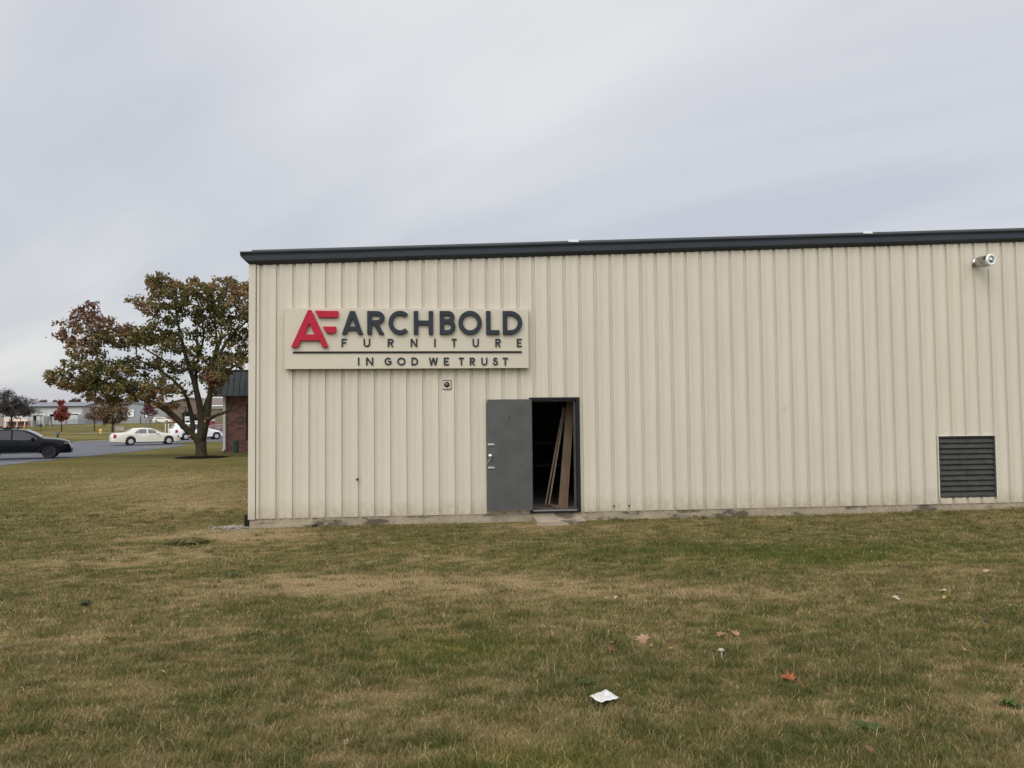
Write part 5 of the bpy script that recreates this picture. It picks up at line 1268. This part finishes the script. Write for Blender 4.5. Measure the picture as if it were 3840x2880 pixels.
# hydrant
b = gp(377, 1625.5); hy = thing('fire_hydrant', 'yellow fire hydrant on the concrete pad', 'hydrant', b); M_Y = pm('hydrant_yellow', (.75, .47, .04), .5)
mb = MB(); mb.lathe([(0, 0), (.19, 0), (.19, .05), (.13, .06), (.13, .48), (.18, .50), (.18, .54), (.15, .60), (.09, .70), (.04, .73), (.04, .79), (0, .79)], 16); mb.build('barrel', M_Y, hy, smooth=False)
for s_ in (-1, 1):
    mb = MB(); mb.lathe([(0, 0), (.075, 0), (.075, .12), (.06, .16), (0, .16)], 12, Matrix.Translation((s_*.11, 0, .38)) @ Matrix.Rotation(s_*R(90), 4, 'Y')); mb.build('nozzle', M_Y, hy)
# brown sign post, concrete barrier, yard sign
b = gp(153, 1622); b2 = thing('sign_post', 'thin brown metal post standing left of the red maple', 'post', b)
mb = MB(); mb.box(-.05, .05, -.04, .04, -.2, at(153, 1561, b.y).z-b.z); mb.build('post', pm('rusty_post', (.10, .055, .045), .8), b2); mb = MB(); mb.box(-.20, .20, -.06, -.041, 1.05, 1.45); mb.build('plate', M_BLACK, b2)
b = gp(450, 1614); cb = thing('concrete_barrier', 'low concrete block with a dark end beyond the sedan', 'barrier', b)
mb = MB(); mb.prism([(-.35, 0), (.35, 0), (.25, .3), (.18, .75), (-.18, .75), (-.25, .3)], 'x', -.9, .95); mb.build('block', mat_concrete('barrier_concrete', (.30, .27, .24), False), cb); mb = MB(); mb.box(-1.06, -.905, -.25, .25, 0, .62); mb.build('end_plate', M_TRIM, cb)
Y = 112; b = at(626, 1622, Y); zb_ = gzf(b.x, Y); ys = thing('yard_sign', 'white framed brown yard sign right of the distant suv', 'sign', (b.x, Y, zb_))
h = at(626, 1589, Y).z-zb_
for x in (-.23, .23):
    mb = MB(); mb.box(x-.04, x+.04, -.04, .04, -.2, h); mb.build('post', M_WHITE, ys)
mb = MB(); mb.box(-.19, .19, -.02, .02, .15, h-.25); mb.build('panel', pm('brown_panel', (.20, .11, .07), .7), ys)

# ------------------------------------------------------------------ loading dock and grey gable building, far away
M_DOCK = pm('dock_wall', (.40, .40, .385), .6, var=.05, scale=.6); M_GREY = pm('grey_siding', (.255, .27, .29), .6, var=.05, scale=.3)
Yd = 226.
def dx(u): return at(u, 1590, Yd).x
def dz(u, v, Y_=Yd): return at(u, v, Y_).z
dock = thing('loading_dock', 'low white metal loading dock building with grey roof and open bays', 'building', (0, 0, 0))
bays = [(-4, 16, 1556), (124, 165, 1557), (187, 297, 1553)]
zE = dz(250, 1524); ub_ = [-90]
mb = MB(); prev = -120
for a, b_, vt in bays:
    mb.box(dx(prev), dx(a), Yd, Yd+.3, -1, zE); mb.box(dx(a), dx(b_), Yd, Yd+.3, dz(200, vt), zE); prev = b_
mb.box(dx(prev), dx(308), Yd, Yd+.3, -1, zE); mb.box(dx(-120), dx(308), Yd+14, Yd+14.3, -1, zE); mb.box(dx(308)-.3, dx(308), Yd+.3, Yd+14, -1, zE)
mb.build('wall', M_DOCK, dock)
mb = MB(); zR = dz(250, 1506); mb.prism([(Yd-.4, zE+.02), (Yd+7, zR), (Yd+15, zE+.02), (Yd+15, zE-.1), (Yd-.4, zE-.1)], 'x', dx(-120), dx(309)+.3); mb.build('roof', M_ROOF, dock)
mb = MB(); mb.box(dx(-120), dx(309)+.35, Yd-.55, Yd-.41, zE-.18, zE+.12); mb.build('gutter', M_TRIM, dock)
for a, b_, vt in bays:
    mb = MB(); mb.box(dx(a)-.45, dx(a), Yd-.3, Yd-.005, -.5, dz(200, vt)+.4); mb.box(dx(b_), dx(b_)+.45, Yd-.3, Yd-.005, -.5, dz(200, vt)+.4); mb.box(dx(a), dx(b_), Yd-.3, Yd-.005, dz(200, vt), dz(200, vt)+.4); mb.build('bay_frame', pm('bay_white', (.50, .50, .48), .6), dock)
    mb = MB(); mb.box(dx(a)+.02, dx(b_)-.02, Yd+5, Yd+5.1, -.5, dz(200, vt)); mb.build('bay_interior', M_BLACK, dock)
gab = thing('grey_building', 'large plain grey gabled metal building right of the loading dock', 'building', (0, 0, 0))
Yg = 232.
def gx(u): return at(u, 1590, Yg).x
za, zp, zr = dz(309, 1522, Yg), dz(455, 1506, Yg), dz(627, 1530, Yg)
mb = MB(); mb.prism([(gx(309), -1), (gx(627), -1), (gx(627), zr), (gx(455), zp), (gx(309), za)], 'y', Yg, Yg+.3); mb.box(gx(627)-.3, gx(627), Yg+.3, Yg+40, -1, zr); mb.build('wall', M_GREY, gab)
mb = MB(); mb.prism([(gx(308), za), (gx(455), zp), (gx(629), zr), (gx(629), zr+.22), (gx(455), zp+.22), (gx(308), za+.22)], 'y', Yg-.25, Yg+40); mb.build('roof', M_TRIM2, gab)
mb = MB(); mb.box(gx(309), gx(627), Yg-.08, Yg-.005, dz(500, 1576, Yg)-.15, dz(500, 1576, Yg)); mb.build('wall_band', M_ALU, gab)
# white board with dark lettering marks, illegible at this distance
bx0, bx1, bz0, bz1 = gx(479), gx(502.5), dz(490, 1563, Yg), dz(490, 1537, Yg)
bsn = thing('white_board', 'white signboard with small dark marks on the grey gable wall', 'sign', (bx0, Yg-.1, bz0)); bw, bh = bx1-bx0, bz1-bz0
mb = MB(); mb.box(0, bw, -.12, -.01, 0, bh); mb.build('panel', M_WHITE, bsn)
mb = MB(); mb.box(bw*.2, bw*.8, -.14, -.122, bh*.62, bh*.85); mb.build('upper_mark', pm('grey_mark', (.25, .25, .24), .7), bsn)
mb = MB(); mb.prism([(bw*.3, bh*.2), (bw*.5, bh*.2), (bw*.5, bh*.28), (bw*.68, bh*.28), (bw*.68, bh*.42), (bw*.6, bh*.36), (bw*.42, bh*.36), (bw*.4, bh*.46), (bw*.3, bh*.46)], 'y', -.14, -.122); mb.build('lower_mark', M_BLACK, bsn)
# trailers
def trailer(u0, u1, v0, v1, label, marks=False, Y_=Yd-3.5):
    xa, xb_ = at(u0, v1, Y_).x, at(u1, v1, Y_).x; z0, z1 = at(u0, v1, Y_).z, at(u0, v0, Y_).z; xm = (xa+xb_)/2
    t = thing('trailer', label, 'trailer', (xm, Y_, gzf(xm, Y_)), 0, 'white trailers at the docks'); g = gzf(xm, Y_); hwid = (xb_-xa)/2
    mb = MB(); mb.box(-hwid, hwid, 0, 5 if not marks else 2.5, z0-g, z1-g); mb.build('box', M_WHITE if marks else pm('trailer_white', (.46, .46, .45), .6), t)
    mb = MB(); mb.box(-hwid*.8, hwid*.8, .3, 4 if not marks else 2.2, .5, z0-g-.001); mb.build('chassis', M_BLACK, t)
    for x in (-hwid*.55, hwid*.55):
        mb = MB(); mb.lathe([(0, 0), (.45, 0), (.48, .05), (.48, .3), (0, .3)], 16, Matrix.Translation((x, .5, .48)) @ Matrix.Rotation(R(90), 4, 'X')); mb.build('wheel', M_TYRE, t)
    if marks:
        mb = MB(); mb.box(-hwid*.05, hwid*.14, -.03, -.003, (z0-g)*.35+(z1-g)*.65-.35, (z0-g)*.35+(z1-g)*.65+.15); mb.build('red_mark', pm('red_mark', (.35, .10, .10), .6), t)
        mb = MB(); mb.box(hwid*.17, hwid*.42, -.03, -.003, (z0-g)*.35+(z1-g)*.65-.3, (z0-g)*.35+(z1-g)*.65+.1); mb.build('dark_mark', pm('dark_mark', (.10, .10, .12), .6), t)
trailer(136, 162, 1561, 1592, 'white trailer backed into the narrow dock bay')
trailer(196, 246, 1562, 1592, 'white trailer in the wide bay behind the red maple')
trailer(252, 291, 1556, 1590, 'taller pale trailer at the right side of the wide bay')
trailer(17, 103, 1560, 1581, 'long white trailer with a small red and dark mark beyond the bare tree', True, 219)
# yellow bollards
proto = None
for u, lab in [(125, 'yellow bollard left of the narrow dock bay'), (165, 'yellow bollard right of the narrow dock bay'), (187, 'yellow bollard left of the wide dock bay')]:
    p = at(u, 1603, 222); g = gzf(p.x, 222)
    if proto is None:
        o = thing('bollard', lab, 'bollard', (p.x, 222, g), 0, 'yellow dock bollards')
        mb = MB(); mb.lathe([(0, -.2), (.2, -.2), (.2, 1.7), (.14, 1.78), (0, 1.8)], 14); mb.build('post', pm('bollard_yellow', (.55, .47, .16), .6), o); proto = o
    else: o = copy_tree(proto); o.location = (p.x, 222, g); o['label'] = lab
# orange machines
M_OR = pm('machine_orange', (.52, .19, .05), .6, var=.15)
def machine(u0, u1, label):
    Y_ = 206; xa, xb_ = at(u0, 1600, Y_).x, at(u1, 1600, Y_).x; g = gzf((xa+xb_)/2, Y_); w_ = xb_-xa
    t = thing('work_platform', label, 'machine', (xa, Y_, g), 0, 'orange work platforms'); 
    mb = MB(); mb.box(0, w_, 0, 1.2, .35, .75); mb.build('chassis', M_OR, t)
    for k in range(3):
        mb = MB(); z = .75+k*.42
        mb.add([(0, .3, z), (.15, .3, z), (w_, .3, z+.42), (w_-.15, .3, z+.42), (0, .42, z), (.15, .42, z), (w_, .42, z+.42), (w_-.15, .42, z+.42)], [(0, 1, 2, 3), (4, 7, 6, 5), (0, 4, 5, 1), (1, 5, 6, 2), (2, 6, 7, 3), (3, 7, 4, 0)])
        mb.add([(w_, .5, z), (w_-.15, .5, z), (0, .5, z+.42), (.15, .5, z+.42), (w_, .62, z), (w_-.15, .62, z), (0, .62, z+.42), (.15, .62, z+.42)], [(0, 1, 2, 3), (4, 7, 6, 5), (0, 4, 5, 1), (1, 5, 6, 2), (2, 6, 7, 3), (3, 7, 4, 0)])
        mb.build('scissor_arm', M_OR, t)
    mb = MB(); mb.box(-.05, w_+.05, 0, 1.2, 2.02, 2.14)
    for x in (-.05, w_*.5, w_-.05): mb.box(x, x+.1, 0, .1, 2.14, 2.6)
    mb.box(-.05, w_+.05, 0, .1, 2.6, 2.7); mb.build('platform', M_OR, t)
    mb = MB(); mb.box(w_*.55, w_*.62, -.1, 0, .3, 2.5); mb.box(w_*.45, w_*.75, -.1, -.002, .35, .5); mb.build('ladder', M_WHITE, t)
    for x in (.35, w_-.35):
        mb = MB(); mb.lathe([(0, 0), (.33, 0), (.35, .05), (.35, .25), (0, .25)], 14, Matrix.Translation((x, -.05, .35)) @ Matrix.Rotation(R(90), 4, 'X')); mb.build('wheel', M_TYRE, t)
machine(-40, 0, 'orange scissor work platform cut by the left edge'); machine(2, 34, 'orange scissor work platform left of the bare tree trunk'); machine(48, 76, 'orange scissor work platform right of the bare tree trunk'); machine(78, 104, 'rightmost orange scissor work platform below the white trailer')
# chain link fence
M_CHAIN = bpy.data.materials.new('chain_link'); nt_, N_, L2, b_ = nodes_of(M_CHAIN)
b_.inputs['Base Color'].default_value = (.20, .21, .22, 1); b_.inputs['Roughness'].default_value = .5; b_.inputs['Metallic'].default_value = .4
tr_ = N_.new('ShaderNodeBsdfTransparent'); mx_ = N_.new('ShaderNodeMixShader'); tcx = N_.new('ShaderNodeTexCoord')
def _wave(rot):
    mpx = N_.new('ShaderNodeMapping'); mpx.inputs['Rotation'].default_value = (0, R(rot), 0); L2.new(tcx.outputs['Object'], mpx.inputs[0])
    wv = N_.new('ShaderNodeTexWave'); wv.inputs['Scale'].default_value = 5.; L2.new(mpx.outputs[0], wv.inputs['Vector'])
    gt = N_.new('ShaderNodeMath'); gt.operation = 'GREATER_THAN'; gt.inputs[1].default_value = .80; L2.new(wv.outputs['Fac'], gt.inputs[0]); return gt.outputs[0]
mmx = N_.new('ShaderNodeMath'); mmx.operation = 'MAXIMUM'; L2.new(_wave(45), mmx.inputs[0]); L2.new(_wave(-45), mmx.inputs[1])
L2.new(mmx.outputs[0], mx_.inputs['Fac']); L2.new(tr_.outputs[0], mx_.inputs[1]); L2.new(b_.outputs[0], mx_.inputs[2]); L2.new(mx_.outputs[0], N_['Material Output'].inputs['Surface'])
Yf = 214.; fx0, fx1 = at(105, 1600, Yf).x, at(346, 1600, Yf).x
fe = thing('chain_link_fence', 'grey chain link fence in front of the loading dock', 'fence', (fx0, Yf, 0)); FW = fx1-fx0
mb = MB(); n = 20
for i in range(n):
    xa, xb_ = FW*i/n, FW*(i+1)/n; za_, zb2 = gzf(fx0+xa, Yf), gzf(fx0+xb_, Yf); mb.add([(xa, 0, za_), (xb_, 0, zb2), (xb_, 0, zb2+2), (xa, 0, za_+2)], [(0, 1, 2, 3)])
mb.build('mesh_panel', M_CHAIN, fe, fix=False)
for i in range(8):
    xa = FW*i/7; g = gzf(fx0+xa, Yf); mb = MB(); mb.tube([(xa, .06, g-.2), (xa, .06, g+2.1)], .05, 6); mb.build('post', M_ALU, fe)
mb = MB(); mb.tube([(0, .04, gzf(fx0, Yf)+2.02), (FW*.85, .04, gzf(fx0+FW*.85, Yf)+2.02), (FW, .04, gzf(fx1, Yf)+2.02)], .04, 6); mb.build('top_rail', M_ALU, fe)
# ground cabinet behind fence
p = at(332, 1603, 218); ac = thing('condenser', 'dark grey cabinet behind the chain link fence', 'cabinet', (p.x, 218, gzf(p.x, 218))); bevbox('case', -.7, .7, -.5, .5, 0, 1.9, .05, pm('condenser_grey', (.10, .11, .11), .6), ac); bevbox('base', -.8, .8, -.6, .6, -.3, -.001, .02, M_CURB, ac)
# dark post and lamp-like signal near the grey gable
Y = 205; p = at(527, 1590, Y); po = thing('timber_post', 'short dark brown post on the grass by the grey gable', 'post', (p.x, Y, gzf(p.x, Y)))
mb = MB(); mb.lathe([(0, -.2), (.16, -.2), (.16, at(527, 1563, Y).z-gzf(p.x, Y)), (.10, at(527, 1562, Y).z-gzf(p.x, Y)), (0, at(527, 1562, Y).z-gzf(p.x, Y))], 10); mb.build('shaft', pm('rusty_post', (.10, .055, .045)), po)
Y = 116; p = at(547, 1607, Y); g = gzf(p.x, Y); bh_ = thing('mailbox_post', 'white mailbox and dark bracket on a post left of the purple tree', 'mailbox', (p.x, Y, g))
mb = MB(); mb.box(-.06, .06, -.06, .06, -.2, at(547, 1572, Y).z-g); mb.build('post', pm('grey_green_post', (.14, .15, .13), .8), bh_)
z = at(547, 1565, Y).z-g; bevbox('box', -.02, .18, -.2, .2, z-.02, z+.32, .03, M_WHITE, bh_); mb = MB(); mb.prism([(-.30, z), (-.06, z-.14), (-.06, z+.12), (-.28, z+.12)], 'y', -.1, .1); mb.build('bracket', M_BLACK, bh_)
# brick gable house and tan house
def gable_house(name, label, Y_, u0, u1, up, ve, vp, wallm, roofm, trimm, front=True):
    xa, xb_ = at(u0, 1590, Y_).x, at(u1, 1590, Y_).x; xp = at(up, 1590, Y_).x; z0 = at((u0+u1)/2, ve, Y_).z; z1 = at(up, vp, Y_).z
    t = thing(name, label, 'building', (xa, Y_, 0)); w_ = xb_-xa
    mb = MB(); mb.prism([(0, -1), (w_, -1), (w_, z0), (xp-xa, z1), (0, z0)], 'y', 0, 20); mb.build('wall', wallm, t)
    mb = MB(); mb.prism([(-.4, z0-.05), (xp-xa, z1+.03), (w_+.4, z0-.05), (w_+.4, z0+.2), (xp-xa, z1+.28), (-.4, z0+.2)], 'y', -.3, 20.3); mb.build('roof', roofm, t)
    return t, w_, z0, z1
M_BRICK2 = pm('brown_brick', (.150, .105, .082), .9, var=.15, scale=3); M_BRICK3 = pm('red_brick_base', (.16, .075, .055), .9, var=.2, scale=3)
t, w_, z0, z1 = gable_house('brick_hall', 'tall brown brick gabled hall behind the maple stems', 228, 628, 792, 708, 1512, 1493, M_BRICK2, pm('brown_roof', (.11, .085, .075), .8), M_WHITE)
mb = MB(); mb.box(.02, w_-.02, -.12, -.005, -1, at(650, 1562, 228).z); mb.build('brick_base', M_BRICK3, t)
Yh = 150; hx0, hx1 = at(752, 1560, Yh).x, at(905, 1560, Yh).x
ho = thing('tan_house', 'low tan house with brown shingle roof and white gutter left of the brick office', 'house', (hx0, Yh, 0)); hw_ = hx1-hx0; ze2 = at(820, 1520, Yh).z; zr2 = at(820, 1500, Yh).z
mb = MB(); mb.box(0, hw_, 0, 8, -.5, ze2-.3); mb.build('wall', pm('tan_wall', (.17, .135, .085), .9, var=.1, scale=1), ho)
mb = MB(); mb.prism([(-.6, ze2), (4, zr2+.5), (8.6, ze2), (8.6, ze2-.12), (-.6, ze2-.12)], 'x', -.5, hw_+.5); mb.build('roof', pm('shingle', (.16, .125, .105), .9, var=.2, scale=6), ho)
mb = MB(); mb.box(-.52, hw_+.52, -.72, -.602, ze2-.20, ze2+.02); mb.box(.3, hw_-.2, -.2, -.003, ze2-.62, ze2-.36); mb.build('gutter', M_WHITE, ho)
mb = MB(); mb.box(1.6, 1.75, -.1, -.003, 0, ze2-.63); mb.build('corner_board', M_WHITE, ho)
# white frame sign in front of the shrubs
Y = 170; p = at(704, 1580, Y); g = gzf(p.x, Y); z0, z1 = at(704, 1577, Y).z-g, at(704, 1562, Y).z-g; w_ = 10.5*Y/F
rs = thing('road_sign', 'small white framed signboard in front of the evergreen shrubs', 'sign', (p.x, Y, g))
mb = MB(); mb.box(-w_, w_, -.05, .05, z0, z1); mb.build('panel', M_WHITE, rs); mb = MB(); mb.box(-w_+.12, w_-.12, -.07, -.052, z0+.12, z1-.2); mb.build('face', pm('pale_face', (.45, .47, .43), .6), rs)
for s_ in (-1, 1):
    mb = MB(); mb.box(s_*w_*.8-.05, s_*w_*.8+.05, -.03, .03, -.2, z0-.001); mb.build('post', M_WHITE, rs)

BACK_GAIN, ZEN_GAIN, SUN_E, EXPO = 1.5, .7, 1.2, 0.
# ------------------------------------------------------------------ sky and light
w = bpy.data.worlds.new('World'); S.world = w; w.use_nodes = True
nt = w.node_tree; N = nt.nodes; L = nt.links; N.clear()
SUN = Vector((-.32, -.62, .80)).normalized()
out = N.new('ShaderNodeOutputWorld')
sky = N.new('ShaderNodeTexSky'); sky.sky_type = 'NISHITA'; sky.sun_disc = False
sky.sun_elevation = math.asin(SUN.z); sky.sun_rotation = math.atan2(SUN.x, SUN.y); sky.air_density = 1.0; sky.dust_density = 2.0
bs = N.new('ShaderNodeBackground'); bs.inputs['Strength'].default_value = .02; L.new(sky.outputs[0], bs.inputs['Color'])
geo = N.new('ShaderNodeTexCoord'); sep = N.new('ShaderNodeSeparateXYZ'); L.new(geo.outputs['Generated'], sep.inputs[0])
def M_(op, a, b=None, c=None):
    n = N.new('ShaderNodeMath'); n.operation = op
    for i, x in enumerate((a, b, c)):
        if x is None: continue
        if isinstance(x, (int, float)): n.inputs[i].default_value = x
        else: L.new(x, n.inputs[i])
    return n.outputs[0]
z = M_('MAXIMUM', sep.outputs['Z'], 0.0)
den = M_('ADD', z, .22)
px = M_('DIVIDE', sep.outputs['X'], den); py = M_('DIVIDE', sep.outputs['Y'], den)
cmb = N.new('ShaderNodeCombineXYZ'); L.new(px, cmb.inputs[0]); L.new(py, cmb.inputs[1])
def cloud(scale, rot, st, det, rough, off=(0, 0, 0), dist=0.):
    mp = N.new('ShaderNodeMapping'); mp.vector_type = 'TEXTURE'; mp.inputs['Rotation'].default_value = (0, 0, rot); mp.inputs['Scale'].default_value = st; mp.inputs['Location'].default_value = off
    L.new(cmb.outputs[0], mp.inputs[0])
    n = N.new('ShaderNodeTexNoise'); n.inputs['Scale'].default_value = scale; n.inputs['Detail'].default_value = det; n.inputs['Roughness'].default_value = rough; n.inputs['Distortion'].default_value = dist
    L.new(mp.outputs[0], n.inputs['Vector']); return n.outputs['Fac']
c1 = cloud(1.0, R(-40), (2.2, .8, 1), 3, .45, (3.1, .6, 0), .25)
c2 = cloud(2.6, R(-36), (2.4, .6, 1), 5, .5, (1.4, 2.2, 0), .3)
cm = M_('ADD', M_('MULTIPLY', c1, .84), M_('MULTIPLY', c2, .16))
rp = N.new('ShaderNodeValToRGB'); e = rp.color_ramp.elements
e[0].position = .38; e[0].color = (.540, .560, .615, 1); e[1].position = .62; e[1].color = (.765, .765, .762, 1)
m_ = rp.color_ramp.elements.new(.5); m_.color = (.650, .657, .682, 1)
L.new(cm, rp.inputs['Fac'])
# the overcast is brighter towards the zenith and on the sun's side, behind the camera
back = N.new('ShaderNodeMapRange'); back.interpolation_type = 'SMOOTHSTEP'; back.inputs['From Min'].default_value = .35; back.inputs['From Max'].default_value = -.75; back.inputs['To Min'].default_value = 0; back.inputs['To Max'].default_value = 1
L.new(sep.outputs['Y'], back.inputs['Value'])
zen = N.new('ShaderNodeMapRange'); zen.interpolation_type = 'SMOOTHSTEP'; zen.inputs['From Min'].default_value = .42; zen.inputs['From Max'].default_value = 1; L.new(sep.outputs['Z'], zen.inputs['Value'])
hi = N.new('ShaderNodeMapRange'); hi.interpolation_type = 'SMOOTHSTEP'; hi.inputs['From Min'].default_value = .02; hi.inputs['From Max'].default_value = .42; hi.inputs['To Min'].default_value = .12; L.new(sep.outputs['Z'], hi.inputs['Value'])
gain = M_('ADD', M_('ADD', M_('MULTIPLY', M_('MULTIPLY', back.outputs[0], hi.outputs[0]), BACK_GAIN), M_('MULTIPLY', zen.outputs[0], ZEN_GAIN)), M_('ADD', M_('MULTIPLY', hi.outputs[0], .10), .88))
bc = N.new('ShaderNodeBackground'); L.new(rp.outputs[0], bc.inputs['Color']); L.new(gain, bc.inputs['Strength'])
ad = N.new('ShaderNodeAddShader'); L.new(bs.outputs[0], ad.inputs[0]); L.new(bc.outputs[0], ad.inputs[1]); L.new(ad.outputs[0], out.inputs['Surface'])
ld = bpy.data.lights.new('sun', 'SUN'); ld.energy = SUN_E; ld.angle = R(38); ld.color = (1., .95, .86)
lo = bpy.data.objects.new('sun', ld); COL.objects.link(lo); lo.rotation_euler = (-SUN).to_track_quat('-Z', 'Y').to_euler(); lo.location = (0, -20, 40)
S.view_settings.view_transform = 'Standard'; S.view_settings.look = 'None'; S.view_settings.exposure = EXPO; S.view_settings.gamma = 1
S.render.engine = 'CYCLES'; S.cycles.max_bounces = 6; S.cycles.diffuse_bounces = 3; S.cycles.transparent_max_bounces = 8
S.cycles.use_adaptive_sampling = True; S.cycles.adaptive_threshold = .02
S.cycles.use_denoising = True; S.cycles.denoiser = 'OPENIMAGEDENOISE'; S.cycles.denoising_input_passes = 'RGB_ALBEDO_NORMAL'; S.cycles.denoising_prefilter = 'ACCURATE'
